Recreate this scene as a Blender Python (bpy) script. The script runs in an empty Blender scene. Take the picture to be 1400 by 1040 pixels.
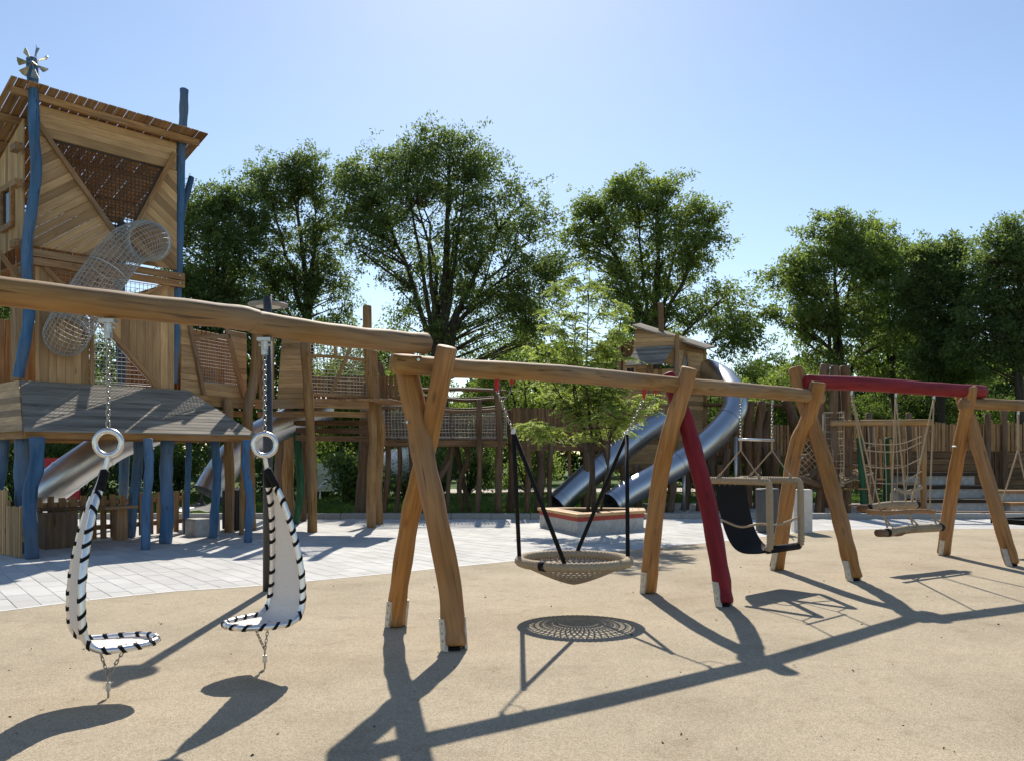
import bpy, math, random
import numpy as np
from mathutils import Vector, Matrix
random.seed(7); np.random.seed(7)
scene = bpy.context.scene
# ------------------------------------------------------------------ camera
F, CH, HZ = 1150.0, 1.6, 623.0           # focal length in photo pixels, eye height, horizon row
cam = bpy.data.cameras.new('camera'); camo = bpy.data.objects.new('camera', cam)
scene.collection.objects.link(camo); scene.camera = camo
camo.location = (0, 0, CH); camo.rotation_euler = (math.radians(90), 0, 0)
cam.sensor_width = 36; cam.lens = F/1400*36; cam.shift_y = 103/1400
cam.clip_start = 0.1; cam.clip_end = 2000
# ------------------------------------------------------------------ sky, sun, exposure
SUN = Vector((-0.03, 1.0, 0.84)).normalized()
world = bpy.data.worlds.new('World'); scene.world = world; world.use_nodes = True
nt = world.node_tree; bg = nt.nodes['Background']
sky = nt.nodes.new('ShaderNodeTexSky'); sky.sky_type = 'NISHITA'; sky.sun_disc = False
sky.sun_elevation = math.asin(SUN.z); sky.sun_rotation = math.atan2(SUN.x, SUN.y)
sky.air_density = 1.0; sky.dust_density = 0.25; sky.ozone_density = 1.25; sky.altitude = 200
nt.links.new(sky.outputs[0], bg.inputs[0]); bg.inputs[1].default_value = 0.086
sl = bpy.data.lights.new('sun', 'SUN'); sl.energy = 3.9; sl.angle = math.radians(0.53); sl.color = (1.0, 0.93, 0.82)
so = bpy.data.objects.new('sun', sl); scene.collection.objects.link(so)
so.rotation_euler = SUN.to_track_quat('Z', 'Y').to_euler()
scene.render.engine = 'CYCLES'
vs = scene.view_settings; vs.view_transform = 'Standard'; vs.look = 'None'; vs.gamma = 1; vs.use_curve_mapping = False
vs.exposure = 0.78
scene.cycles.max_bounces = 10; scene.cycles.diffuse_bounces = 6; scene.cycles.transparent_max_bounces = 16

# ------------------------------------------------------------------ helpers
def P(x, y, d): return Vector(((x-700)/F*d, d, CH+(HZ-y)/F*d))
def G(x, y):
    d = F*CH/(y-HZ); return Vector(((x-700)/F*d, d, 0))
def hit(x, y, O, N):
    "point where the line of sight of a pixel meets a plane"
    r = Vector(((x-700)/F, 1, (HZ-y)/F)); c = Vector((0, 0, CH))
    return c + r*((O-c).dot(N)/r.dot(N))
def V(*a): return Vector(a)
WM = {}
def link(o, parent=None, frame=None):
    scene.collection.objects.link(o)
    frame = frame or Matrix.Identity(4)
    WM[o] = frame
    if parent is not None:
        o.parent = parent; o.matrix_basis = WM[parent].inverted() @ frame
    else: o.matrix_basis = frame
    return o
def tag(o, label=None, cat=None, group=None, kind=None):
    if label: o['label'] = label
    if cat: o['category'] = cat
    if group: o['group'] = group
    if kind: o['kind'] = kind
    return o
def thing(name, loc, label, cat, group=None):
    o = bpy.data.objects.new(name, None); o.empty_display_size = 0.1
    link(o, None, Matrix.Translation(loc)); return tag(o, label, cat, group)
def part_empty(name, loc, parent):
    o = bpy.data.objects.new(name, None); o.empty_display_size = 0.05
    return link(o, parent, Matrix.Translation(loc))
def frameX(c, x, up=V(0, 0, 1)):
    x = x.normalized()
    if abs(x.dot(up)) > 0.95: up = V(0, 1, 0) if abs(x.y) < .9 else V(1, 0, 0)
    y = up.cross(x).normalized(); z = x.cross(y)
    m = Matrix((x, y, z)).transposed().to_4x4(); m.translation = c
    return m
class MB:
    def __init__(s): s.v = []; s.f = []
    def add(s, v, f):
        o = len(s.v); s.v.extend(v); s.f.extend([tuple(i+o for i in q) for q in f]); return s
    def box(s, c, hx, hy, hz):
        vs_ = [c+a*hx+b*hy+d*hz for d in (-1, 1) for b in (-1, 1) for a in (-1, 1)]
        return s.add(vs_, [(0, 2, 3, 1), (4, 5, 7, 6), (0, 1, 5, 4), (2, 6, 7, 3), (0, 4, 6, 2), (1, 3, 7, 5)])
    def abox(s, x0, x1, y0, y1, z0, z1):
        return s.box(V((x0+x1)/2, (y0+y1)/2, (z0+z1)/2), V((x1-x0)/2, 0, 0), V(0, (y1-y0)/2, 0), V(0, 0, (z1-z0)/2))
    def bar(s, p0, p1, w, h, up=V(0, 0, 1)):
        m = frameX((p0+p1)/2, p1-p0, up)
        return s.box((p0+p1)/2, m.col[0].xyz*(p1-p0).length/2, m.col[1].xyz*w/2, m.col[2].xyz*h/2)
    def tube(s, pts, rad, seg=8, closed=False, cap=True, mod=None, ref=None, a0=0.0):
        n = len(pts)
        if not hasattr(rad, '__len__'): rad = [rad]*n
        t0 = (pts[1]-pts[0]).normalized()
        up = ref or (V(0, 0, 1) if abs(t0.z) < .9 else V(0, 1, 0))
        nrm = (up - t0*up.dot(t0)).normalized(); L = 0; rings = []; prev = None
        for i, p in enumerate(pts):
            a = pts[i-1] if (i or closed) else pts[0]; b = pts[(i+1) % n] if (i < n-1 or closed) else pts[-1]
            t = (b-a).normalized() if (b-a).length > 1e-9 else t0
            nrm = (nrm-t*nrm.dot(t)).normalized(); bi = t.cross(nrm)
            if prev is not None: L += (p-prev).length
            prev = p; ring = []
            for k in range(seg):
                th = a0+2*math.pi*k/seg; r = rad[i]*(mod(L, th, i) if mod else 1)
                ring.append(p+nrm*(math.cos(th)*r)+bi*(math.sin(th)*r))
            rings.append(ring)
        vv = [q for r in rings for q in r]; ff = []
        for i in range(n if closed else n-1):
            j = (i+1) % n
            for k in range(seg):
                k2 = (k+1) % seg; ff.append((i*seg+k, i*seg+k2, j*seg+k2, j*seg+k))
        if cap and not closed:
            ff.append(tuple(range(seg-1, -1, -1))); ff.append(tuple((n-1)*seg+k for k in range(seg)))
        return s.add(vv, ff)
    def build(s, name, mat, parent=None, frame=None, smooth=False, **tg):
        if frame is None:
            a = np.array([tuple(p) for p in s.v]); c = (a.min(0)+a.max(0))/2
            if parent is None: c[2] = a[:, 2].min()
            frame = Matrix.Translation(Vector(c))
        inv = frame.inverted()
        me = bpy.data.meshes.new(name)
        me.from_pydata([tuple(inv @ Vector(p)) for p in s.v], [], s.f)
        if smooth: me.polygons.foreach_set('use_smooth', [True]*len(me.polygons))
        me.materials.append(mat); me.update()
        o = link(bpy.data.objects.new(name, me), parent, frame)
        return tag(o, **tg)
def spline(pts, n):
    "Catmull-Rom through the points (tuples or Vectors), n samples per span"
    pts = [Vector(p) for p in pts]; q = [pts[0]*2-pts[1]]+pts+[pts[-1]*2-pts[-2]]; out = []
    for i in range(1, len(q)-2):
        for k in range(n):
            t = k/n; a, b, c, d = q[i-1:i+3]
            out.append(.5*((2*b)+(c-a)*t+(2*a-5*b+4*c-d)*t*t+(3*b-a-3*c+d)*t**3))
    out.append(pts[-1]); return out
def log(name, pts, r, mat, parent=None, n=5, seg=12, wob=.05, taper=1.0, bevel=True, **tg):
    "a barked-off log: splined, slightly lumpy, with eased ends; local X runs along the grain"
    pts = spline(pts, n); m = len(pts); ph = random.uniform(0, 9); k1 = random.uniform(1.5, 3)
    rad = [r*(1+(taper-1)*i/(m-1))*(1+wob*math.sin(ph+k1*i*.55)+wob*.6*math.sin(ph*2+i*1.3)) for i in range(m)]
    if bevel:
        e0 = pts[0]+(pts[1]-pts[0]).normalized()*r*.14; e1 = pts[-1]+(pts[-2]-pts[-1]).normalized()*r*.14
        pts = [pts[0], e0]+pts[1:-1]+[e1, pts[-1]]; rad = [rad[0]*.88, rad[0]]+rad[1:-1]+[rad[-1], rad[-1]*.88]
    b = MB(); lob = random.uniform(0, 6)
    b.tube(pts, rad, seg, mod=lambda L, th, i: 1+wob*.7*math.sin(2*th+lob+L*.8)+wob*.35*math.sin(5*th+lob))
    o = b.build(name, mat, parent, frameX((pts[0]+pts[-1])/2, pts[-1]-pts[0]), smooth=True, **tg)
    me = o.data
    return o
def clip(poly, a, b, c):
    "keep a*x+b*y<=c"
    out = []
    for i in range(len(poly)):
        p, q = poly[i], poly[(i+1) % len(poly)]; dp = a*p[0]+b*p[1]-c; dq = a*q[0]+b*q[1]-c
        if dp <= 0: out.append(p)
        if (dp < 0 < dq) or (dq < 0 < dp):
            t = dp/(dp-dq); out.append((p[0]+(q[0]-p[0])*t, p[1]+(q[1]-p[1])*t))
    return out
def inset(q, c):
    "shrink a convex polygon (2D) by c"
    n = len(q); ar = sum(q[i][0]*q[(i+1) % n][1]-q[(i+1) % n][0]*q[i][1] for i in range(n)); sg = 1 if ar > 0 else -1; out = []
    for i in range(n):
        p0, p1, p2 = q[i-1], q[i], q[(i+1) % n]
        e1 = Vector((p1[0]-p0[0], p1[1]-p0[1])); e2 = Vector((p2[0]-p1[0], p2[1]-p1[1]))
        if e1.length < 1e-6 or e2.length < 1e-6: out.append(p1); continue
        e1.normalize(); e2.normalize(); m = Vector((-e1.y-e2.y, e1.x+e2.x))*sg
        k = 1+e1.dot(e2); m = m*(c/max(k, .35)); out.append((p1[0]+m.x, p1[1]+m.y))
    return out
def prism(name, pts, N, thick, mat, parent, xdir, cham=.007, **tg):
    m = len(pts); c = sum(pts, V(0, 0, 0))/m; fr = frameX(c, xdir, N); inv = fr.inverted()
    q = [(inv @ p) for p in pts]; ins = inset([(p.x, p.y) for p in q], cham); h = thick/2
    v = [V(p[0], p[1], h) for p in ins]+[V(p.x, p.y, h-cham) for p in q]+[V(p.x, p.y, -h) for p in q]
    b = MB(); b.add([fr @ p for p in v], [tuple(range(m)), tuple(range(3*m-1, 2*m-1, -1))]+[(i+r*m, i+m+r*m, (i+1) % m+m+r*m, (i+1) % m+r*m) for r in (0, 1) for i in range(m)])
    return b.build(name, mat, parent, fr, **tg)
def slats(name, poly, O, U, Vv, ang, width, gap, thick, mat, parent, jit=.004, wj=.12, ends=0.0):
    "cut a convex polygon (in U,V coordinates) into boards running at ang, one object each"
    ca, sa = math.cos(ang), math.sin(ang); N = U.cross(Vv).normalized()
    w_ = [-sa*p[0]+ca*p[1] for p in poly]; a = min(w_); hi = max(w_)
    while a < hi-.012:
        w = width*(1+random.uniform(-wj, wj)); b_ = min(a+w, hi)
        q = clip(clip(poly, -sa, ca, b_-gap), sa, -ca, -a)
        if len(q) > 2:
            if ends:
                l = [ca*p[0]+sa*p[1] for p in q]; e = random.uniform(0, ends)
                q = clip(q, ca, sa, max(l)-e)
            ar = abs(sum(q[i][0]*q[(i+1) % len(q)][1]-q[(i+1) % len(q)][0]*q[i][1] for i in range(len(q))))/2 if len(q) > 2 else 0
            if ar > .0025:
                off = N*random.uniform(-jit, jit)
                prism(name, [O+U*p[0]+Vv*p[1]+off for p in q], N, thick, mat, parent, U*ca+Vv*sa)
        a = b_
def net(name, poly, O, U, Vv, sp, r, mat, parent, ang=0.0, sag=0.0, **tg):
    b = MB(); N = U.cross(Vv).normalized()
    for A in (ang, ang+math.pi/2):
        ca, sa = math.cos(A), math.sin(A); w_ = [-sa*p[0]+ca*p[1] for p in poly]; a = min(w_)+sp/2
        while a < max(w_):
            pts = []
            for i in range(len(poly)):
                p, q = poly[i], poly[(i+1) % len(poly)]; dp = -sa*p[0]+ca*p[1]-a; dq = -sa*q[0]+ca*q[1]-a
                if dp*dq < 0:
                    t = dp/(dp-dq); pts.append((p[0]+(q[0]-p[0])*t, p[1]+(q[1]-p[1])*t))
            if len(pts) == 2:
                k = 5 if sag else 1; L = []
                for i in range(k+1):
                    t = i/k; x = pts[0][0]*(1-t)+pts[1][0]*t; y = pts[0][1]*(1-t)+pts[1][1]*t
                    L.append(O+U*x+Vv*y+N*(math.sin(x*3.1)*math.sin(y*2.3+1)*sag)+U*(sag*.25*math.sin(y*9+x)))
                b.tube(L, r, 3, cap=False)
            a += sp*random.uniform(.93, 1.07)
    if sag: pass
    for i in range(len(poly)):
        p, q = poly[i], poly[(i+1) % len(poly)]
        b.tube([O+U*p[0]+Vv*p[1], O+U*q[0]+Vv*q[1]], r*1.8, 5)
    return b.build(name, mat, parent, smooth=True, **tg)
def chain_into(b, p0, p1, pitch=.034, wr=.0045, w=.011):
    L = (p1-p0).length; n = max(1, int(L/pitch)); d = (p1-p0).normalized()
    m = frameX(p0, d)
    for i in range(n):
        c = p0+d*(L*(i+.5)/n); side = m.col[1].xyz if i % 2 else m.col[2].xyz
        h = L/n*.5+wr*.8; pts = []
        for k in range(10):
            th = 2*math.pi*k/10; e = h-w
            pts.append(c+d*(math.cos(th)*w+math.copysign(e, math.cos(th)) if abs(math.cos(th)) > 1e-6 else 0)+side*math.sin(th)*w)
        b.tube(pts, wr, 4, closed=True)
    return b
def chain(name, p0, p1, mat, parent, **k): return chain_into(MB(), p0, p1, **k).build(name, mat, parent, smooth=True)
def rope(name, pts, r, mat, parent, n=6, seg=6, **tg):
    b = MB(); b.tube(spline(pts, n), r, seg); return b.build(name, mat, parent, frameX((Vector(pts[0])+Vector(pts[-1]))/2, Vector(pts[-1])-Vector(pts[0])), smooth=True, **tg)
def wrapped(name, pts, r, mat, parent, pitch=.032, n=None, seg=10):
    "a bar wound with rope"
    L = sum((Vector(pts[i+1])-Vector(pts[i])).length for i in range(len(pts)-1))
    n = n or max(4, int(L/pitch*5/(len(pts)-1))); b = MB()
    b.tube(spline(pts, n), r, seg, mod=lambda l, th, i: 1+.13*math.sin(2*math.pi*l/pitch+2*th))
    return b.build(name, mat, parent, smooth=True)

# ------------------------------------------------------------------ materials
def nmat(name, rough=.7, spec=.3):
    m = bpy.data.materials.new(name); m.use_nodes = True
    n = m.node_tree.nodes; l = m.node_tree.links; b = n['Principled BSDF']
    b.inputs['Roughness'].default_value = rough; b.inputs['Specular IOR Level'].default_value = spec
    return m, n, l, b
def ramp(n, cols):
    r = n.new('ShaderNodeValToRGB'); e = r.color_ramp.elements
    while len(e) < len(cols): e.new(.5)
    for k, (p, c) in enumerate(cols): e[k].position = p; e[k].color = (*c, 1)
    return r
def mixc(n, l, mode, fac, a, b):
    m = n.new('ShaderNodeMix'); m.data_type = 'RGBA'; m.blend_type = mode
    for s, v in ((0, fac), (6, a), (7, b)):
        if hasattr(v, 'is_linked'): l.new(v, m.inputs[s])
        elif isinstance(v, (int, float)): m.inputs[s].default_value = v
        else: m.inputs[s].default_value = (*v, 1)
    return m.outputs[2]
def wood(name, dark, mid, light, rough=.68, var=.35, grain=22, spec=.25, bump=.35, checks=True, weather=0.0):
    m, n, l, b = nmat(name, rough, spec)
    tc = n.new('ShaderNodeTexCoord'); oi = n.new('ShaderNodeObjectInfo')
    add = n.new('ShaderNodeVectorMath'); add.operation = 'ADD'
    sc = n.new('ShaderNodeVectorMath'); sc.operation = 'SCALE'; sc.inputs[0].default_value = (37, 53, 71)
    l.new(oi.outputs['Random'], sc.inputs['Scale']); l.new(tc.outputs['Object'], add.inputs[0]); l.new(sc.outputs[0], add.inputs[1])
    mp = n.new('ShaderNodeMapping'); mp.inputs['Scale'].default_value = (1.6, grain, grain); l.new(add.outputs[0], mp.inputs[0])
    n1 = n.new('ShaderNodeTexNoise'); n1.inputs['Scale'].default_value = 1.0; n1.inputs['Detail'].default_value = 7; n1.inputs['Distortion'].default_value = .6
    l.new(mp.outputs[0], n1.inputs['Vector'])
    r1 = ramp(n, [(.25, dark), (.52, mid), (.8, light)]); l.new(n1.outputs[0], r1.inputs[0])
    n2 = n.new('ShaderNodeTexNoise'); n2.inputs['Scale'].default_value = 2.3; n2.inputs['Detail'].default_value = 3
    mp2 = n.new('ShaderNodeMapping'); mp2.inputs['Scale'].default_value = (.7, 2.2, 2.2); l.new(add.outputs[0], mp2.inputs[0]); l.new(mp2.outputs[0], n2.inputs['Vector'])
    r2 = ramp(n, [(.28, (.74, .71, .66)), (.72, (1.12, 1.09, 1.05))]); l.new(n2.outputs[0], r2.inputs[0])
    c = mixc(n, l, 'MULTIPLY', .85, r1.outputs[0], r2.outputs[0])
    r3 = ramp(n, [(0, (1-var, 1-var*1.05, 1-var*1.1)), (.5, (1, 1, 1)), (1, (1+var*.55, 1+var*.5, 1+var*.4))]); l.new(oi.outputs['Random'], r3.inputs[0])
    c = mixc(n, l, 'MULTIPLY', 1.0, c, r3.outputs[0])
    # knots and drying checks
    vo = n.new('ShaderNodeTexVoronoi'); vo.inputs['Scale'].default_value = 1.0
    mp3 = n.new('ShaderNodeMapping'); mp3.inputs['Scale'].default_value = (1.7, 4.5, 4.5); l.new(add.outputs[0], mp3.inputs[0]); l.new(mp3.outputs[0], vo.inputs['Vector'])
    r4 = ramp(n, [(.03, (.25, .2, .16)), (.13, (1, 1, 1))]); l.new(vo.outputs['Distance'], r4.inputs[0])
    c = mixc(n, l, 'MULTIPLY', .55, c, r4.outputs[0])
    if checks:
        n5 = n.new('ShaderNodeTexNoise'); n5.inputs['Scale'].default_value = 1.0; n5.inputs['Detail'].default_value = 2
        mp5 = n.new('ShaderNodeMapping'); mp5.inputs['Scale'].default_value = (1.1, 34, 34); l.new(add.outputs[0], mp5.inputs[0]); l.new(mp5.outputs[0], n5.inputs['Vector'])
        r5 = ramp(n, [(.29, (.18, .14, .11)), (.345, (1, 1, 1))]); l.new(n5.outputs[0], r5.inputs[0])
        c = mixc(n, l, 'MULTIPLY', .85, c, r5.outputs[0])
    if weather:
        n6 = n.new('ShaderNodeTexNoise'); n6.inputs['Scale'].default_value = .9; n6.inputs['Detail'].default_value = 5
        l.new(add.outputs[0], n6.inputs['Vector'])
        r6 = ramp(n, [(.42, (0, 0, 0)), (.72, (weather,)*3)]); l.new(n6.outputs[0], r6.inputs[0])
        c = mixc(n, l, 'MIX', r6.outputs[0], c, (.3, .27, .23))
    l.new(c, b.inputs['Base Color'])
    bp = n.new('ShaderNodeBump'); bp.inputs['Strength'].default_value = bump; bp.inputs['Distance'].default_value = .006
    l.new(n1.outputs[0], bp.inputs['Height']); l.new(bp.outputs[0], b.inputs['Normal'])
    return m
def plain(name, col, rough=.6, metal=0.0, spec=.4, nscale=12, amt=.25, bump=0.0, stretch=(1, 1, 1)):
    m, n, l, b = nmat(name, rough, spec); b.inputs['Metallic'].default_value = metal
    tc = n.new('ShaderNodeTexCoord'); mp = n.new('ShaderNodeMapping'); mp.inputs['Scale'].default_value = stretch
    nz = n.new('ShaderNodeTexNoise'); nz.inputs['Scale'].default_value = nscale; nz.inputs['Detail'].default_value = 6
    l.new(tc.outputs['Object'], mp.inputs[0]); l.new(mp.outputs[0], nz.inputs['Vector'])
    lo = tuple(c*(1-amt) for c in col); hi = tuple(min(1, c*(1+amt)) for c in col)
    r = ramp(n, [(.3, lo), (.7, hi)]); l.new(nz.outputs[0], r.inputs[0]); l.new(r.outputs[0], b.inputs['Base Color'])
    rr = n.new('ShaderNodeMapRange'); rr.inputs[3].default_value = max(0, rough-.1); rr.inputs[4].default_value = min(1, rough+.12)
    l.new(nz.outputs[0], rr.inputs[0]); l.new(rr.outputs[0], b.inputs['Roughness'])
    if bump:
        bp = n.new('ShaderNodeBump'); bp.inputs['Strength'].default_value = bump; bp.inputs['Distance'].default_value = .005
        l.new(nz.outputs[0], bp.inputs['Height']); l.new(bp.outputs[0], b.inputs['Normal'])
    return m
def leafmat(name, dark, light, trans=.4, tcol=None):
    m, n, l, b = nmat(name, .55, .25)
    at = n.new('ShaderNodeAttribute'); at.attribute_name = 'tint'
    r = ramp(n, [(0, dark), (1, light)]); l.new(at.outputs['Fac'], r.inputs[0]); l.new(r.outputs[0], b.inputs['Base Color'])
    tr = n.new('ShaderNodeBsdfTranslucent'); c = mixc(n, l, 'MULTIPLY', 1.0, r.outputs[0], tcol or (1.5, 1.6, .7)); l.new(c, tr.inputs[0])
    mx = n.new('ShaderNodeMixShader'); mx.inputs[0].default_value = trans
    l.new(b.outputs[0], mx.inputs[1]); l.new(tr.outputs[0], mx.inputs[2]); l.new(mx.outputs[0], n['Material Output'].inputs[0])
    return m
M = {}
M['log'] = wood('oiled_log', (.22, .10, .028), (.37, .18, .052), (.46, .25, .085), var=.14, grain=26, weather=.25, bump=.6)
M['log2'] = wood('pale_log', (.20, .105, .036), (.335, .19, .07), (.43, .265, .115), var=.2, grain=26, weather=.4, bump=.6)
M['plank'] = wood('larch_plank', (.40, .24, .11), (.52, .335, .17), (.60, .41, .225), var=.42, grain=30, checks=False)
M['plank2'] = wood('larch_board', (.20, .10, .04), (.36, .20, .085), (.48, .30, .14), var=.3, grain=24, weather=.3)
M['grey'] = wood('weathered_board', (.18, .16, .13), (.275, .25, .21), (.36, .335, .29), var=.26, grain=40, spec=.1, rough=.8)
M['dark'] = wood('shaded_dark_wood', (.07, .038, .02), (.15, .085, .042), (.24, .145, .075), var=.25, grain=16, weather=.25)  # darker wood; on deck posts and stilts their shade is put into the colour
M['darkplank'] = wood('dark_plank', (.10, .055, .026), (.19, .112, .055), (.28, .175, .09), var=.3, grain=24)
M['red'] = wood('red_stain', (.13, .007, .012), (.215, .012, .020), (.27, .025, .032), var=.1, grain=18, checks=False, rough=.6)
M['blue'] = wood('blue_stain', (.035, .095, .20), (.058, .155, .31), (.085, .19, .36), var=.25, grain=14, rough=.72, weather=.3)
M['green'] = wood('green_stain', (.012, .05, .022), (.022, .085, .04), (.035, .12, .06), var=.15, grain=14)
M['steel'] = plain('stainless', (.56, .565, .57), .34, 1.0, nscale=1.3, amt=.05)
M['galv'] = plain('galvanised', (.52, .53, .52), .42, .9, nscale=30, amt=.2)
M['shoe'] = plain('zinc_shoe', (.50, .48, .42), .5, .35, nscale=26, amt=.18)
M['alu'] = plain('brushed_alu', (.74, .745, .75), .3, .85, nscale=30, amt=.08)
M['chain'] = plain('chain_steel', (.36, .34, .31), .38, .95, nscale=60, amt=.3)
M['black'] = plain('black_rubber', (.012, .012, .013), .75, spec=.15, nscale=40, amt=.3, bump=.1)
M['rope'] = plain('beige_rope', (.36, .285, .19), .9, nscale=120, amt=.4, bump=.5)
M['cord'] = plain('grey_cord', (.36, .31, .25), .85, nscale=60, amt=.25)
M['netdark'] = plain('dark_net_cord', (.10, .07, .05), .85, nscale=60, amt=.25)
M['netgrey'] = plain('steel_net_cord', (.40, .39, .37), .6, nscale=60, amt=.2)
M['fabric'] = plain('white_mesh', (.72, .66, .60), .8, nscale=60, amt=.06)
M['lamp'] = plain('anthracite_paint', (.045, .047, .052), .45, nscale=18, amt=.15)
M['lampring'] = plain('lamp_ring', (.30, .28, .25), .4, .3, nscale=10, amt=.1)
M['conc'] = plain('concrete', (.42, .41, .385), .85, nscale=9, amt=.2, bump=.25)
M['white'] = plain('pale_concrete', (.60, .58, .54), .85, nscale=9, amt=.1, bump=.15)
M['binm'] = plain('bin_grey', (.075, .078, .08), .5, nscale=9, amt=.15, stretch=(8, 8, .4))
M['redband'] = plain('red_paint', (.36, .05, .03), .6, nscale=15, amt=.2)
M['redbox'] = plain('red_panel', (.45, .015, .02), .5, nscale=6, amt=.15)
M['stone'] = plain('granite', (.33, .32, .30), .85, nscale=40, amt=.4, bump=.3)
M['vane'] = plain('vane_metal', (.34, .33, .28), .35, .8, nscale=20, amt=.3)
M['glass'] = plain('dark_pane', (.02, .025, .03), .08, spec=.6)
M['sign'] = plain('sign_board', (.62, .60, .42), .6, nscale=6, amt=.1)
M['tar'] = wood('tarred_timber', (.025, .018, .012), (.05, .036, .024), (.08, .06, .04), grain=20)
M['soil'] = plain('bark_mulch', (.10, .065, .038), .95, nscale=60, amt=.6, bump=.8)
M['leafA'] = leafmat('ash_leaf', (.075, .105, .045), (.175, .225, .085), .6, (1.3, 1.4, .75))
M['leafB'] = leafmat('walnut_leaf', (.095, .13, .045), (.22, .275, .095), .6, (1.3, 1.4, .7))
M['leafC'] = leafmat('locust_leaf', (.19, .26, .07), (.34, .41, .14), .58, (1.25, 1.25, .7))
M['leafD'] = leafmat('shrub_leaf', (.045, .072, .025), (.13, .18, .055), .5)
M['bark'] = plain('bark', (.055, .042, .03), .95, nscale=14, amt=.5, bump=.8, stretch=(4, 4, .8))

# ------------------------------------------------------------------ ground
def sheet(name, pts, z, mat, **tg):
    b = MB(); b.add([V(p[0], p[1], z) for p in pts], [tuple(range(len(pts)))])
    return b.build(name, mat, None, Matrix.Translation((0, 0, z)), **tg)
def ground_mat():
    m, n, l, b = nmat('meadow', .95, .1); tc = n.new('ShaderNodeTexCoord')
    nz = n.new('ShaderNodeTexNoise'); nz.inputs['Scale'].default_value = .35; nz.inputs['Detail'].default_value = 8; l.new(tc.outputs['Object'], nz.inputs['Vector'])
    r = ramp(n, [(.3, (.045, .075, .018)), (.55, (.075, .125, .028)), (.75, (.13, .15, .045))]); l.new(nz.outputs[0], r.inputs[0]); l.new(r.outputs[0], b.inputs[0])
    return m
def rubber_mat():
    m, n, l, b = nmat('granulate', .9, .2); tc = n.new('ShaderNodeTexCoord')
    vo = n.new('ShaderNodeTexVoronoi'); vo.inputs['Scale'].default_value = 210; l.new(tc.outputs['Object'], vo.inputs['Vector'])
    r = ramp(n, [(0, (.20, .16, .108)), (.45, (.40, .333, .235)), (.8, (.485, .412, .297)), (1, (.60, .53, .42))])
    l.new(vo.outputs['Color'], r.inputs[0])
    vo2 = n.new('ShaderNodeTexVoronoi'); vo2.inputs['Scale'].default_value = 75; l.new(tc.outputs['Object'], vo2.inputs['Vector'])
    rg = ramp(n, [(0, (.72, .70, .66)), (.5, (1, 1, 1)), (1, (1.14, 1.13, 1.1))]); l.new(vo2.outputs['Color'], rg.inputs[0])
    c = mixc(n, l, 'MULTIPLY', .6, r.outputs[0], rg.outputs[0])
    nz = n.new('ShaderNodeTexNoise'); nz.inputs['Scale'].default_value = .7; nz.inputs['Detail'].default_value = 9; nz.inputs['Roughness'].default_value = .65; l.new(tc.outputs['Object'], nz.inputs['Vector'])
    r2 = ramp(n, [(.3, (.70, .67, .63)), (.5, (.96, .95, .94)), (.7, (1.14, 1.13, 1.12))]); l.new(nz.outputs[0], r2.inputs[0])
    c = mixc(n, l, 'MULTIPLY', .75, c, r2.outputs[0])
    n3 = n.new('ShaderNodeTexNoise'); n3.inputs['Scale'].default_value = 5; n3.inputs['Detail'].default_value = 6; l.new(tc.outputs['Object'], n3.inputs['Vector'])
    r3 = ramp(n, [(.56, (1, 1, 1)), (.74, (.74, .70, .65))]); l.new(n3.outputs[0], r3.inputs[0])
    c = mixc(n, l, 'MULTIPLY', .6, c, r3.outputs[0]); l.new(c, b.inputs['Base Color'])
    bp = n.new('ShaderNodeBump'); bp.inputs['Strength'].default_value = .55; bp.inputs['Distance'].default_value = .004
    l.new(vo.outputs['Distance'], bp.inputs['Height']); l.new(bp.outputs[0], b.inputs['Normal'])
    return m
def paver_mat():
    m, n, l, b = nmat('paver', .85, .25); tc = n.new('ShaderNodeTexCoord'); oi = n.new('ShaderNodeObjectInfo')
    ge = n.new('ShaderNodeNewGeometry')
    nz = n.new('ShaderNodeTexNoise'); nz.inputs['Scale'].default_value = 60; nz.inputs['Detail'].default_value = 5; l.new(ge.outputs['Position'], nz.inputs['Vector'])
    r = ramp(n, [(.3, (.46, .455, .44)), (.7, (.58, .575, .555))]); l.new(nz.outputs[0], r.inputs[0])
    n2 = n.new('ShaderNodeTexNoise'); n2.inputs['Scale'].default_value = .8; n2.inputs['Detail'].default_value = 6; l.new(ge.outputs['Position'], n2.inputs['Vector'])
    r2 = ramp(n, [(.3, (.82, .81, .79)), (.7, (1.08, 1.08, 1.08))]); l.new(n2.outputs[0], r2.inputs[0])
    c = mixc(n, l, 'MULTIPLY', .8, r.outputs[0], r2.outputs[0])
    ri = ge.outputs['Random Per Island']
    ad = n.new('ShaderNodeMath'); ad.operation = 'ADD'; l.new(ri, ad.inputs[0]); l.new(oi.outputs['Random'], ad.inputs[1])
    fr = n.new('ShaderNodeMath'); fr.operation = 'FRACT'; l.new(ad.outputs[0], fr.inputs[0])
    r3 = ramp(n, [(0, (.88, .88, .88)), (1, (1.06, 1.06, 1.05))]); l.new(fr.outputs[0], r3.inputs[0])
    c = mixc(n, l, 'MULTIPLY', 1.0, c, r3.outputs[0]); l.new(c, b.inputs['Base Color'])
    return m
M['meadow'] = ground_mat(); M['rubber'] = rubber_mat(); M['paver'] = paver_mat()
M['joint'] = plain('joint_sand', (.45, .445, .43), .95, nscale=60, amt=.3)
M['gravel'] = plain('gravel', (.33, .30, .26), .95, nscale=45, amt=.55, bump=.8)
M['path'] = plain('sandy_path', (.45, .40, .33), .95, nscale=14, amt=.2)
sheet('ground', [(-400, -60), (400, -60), (400, 900), (-400, 900)], -.06, M['meadow'], kind='structure')
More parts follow.
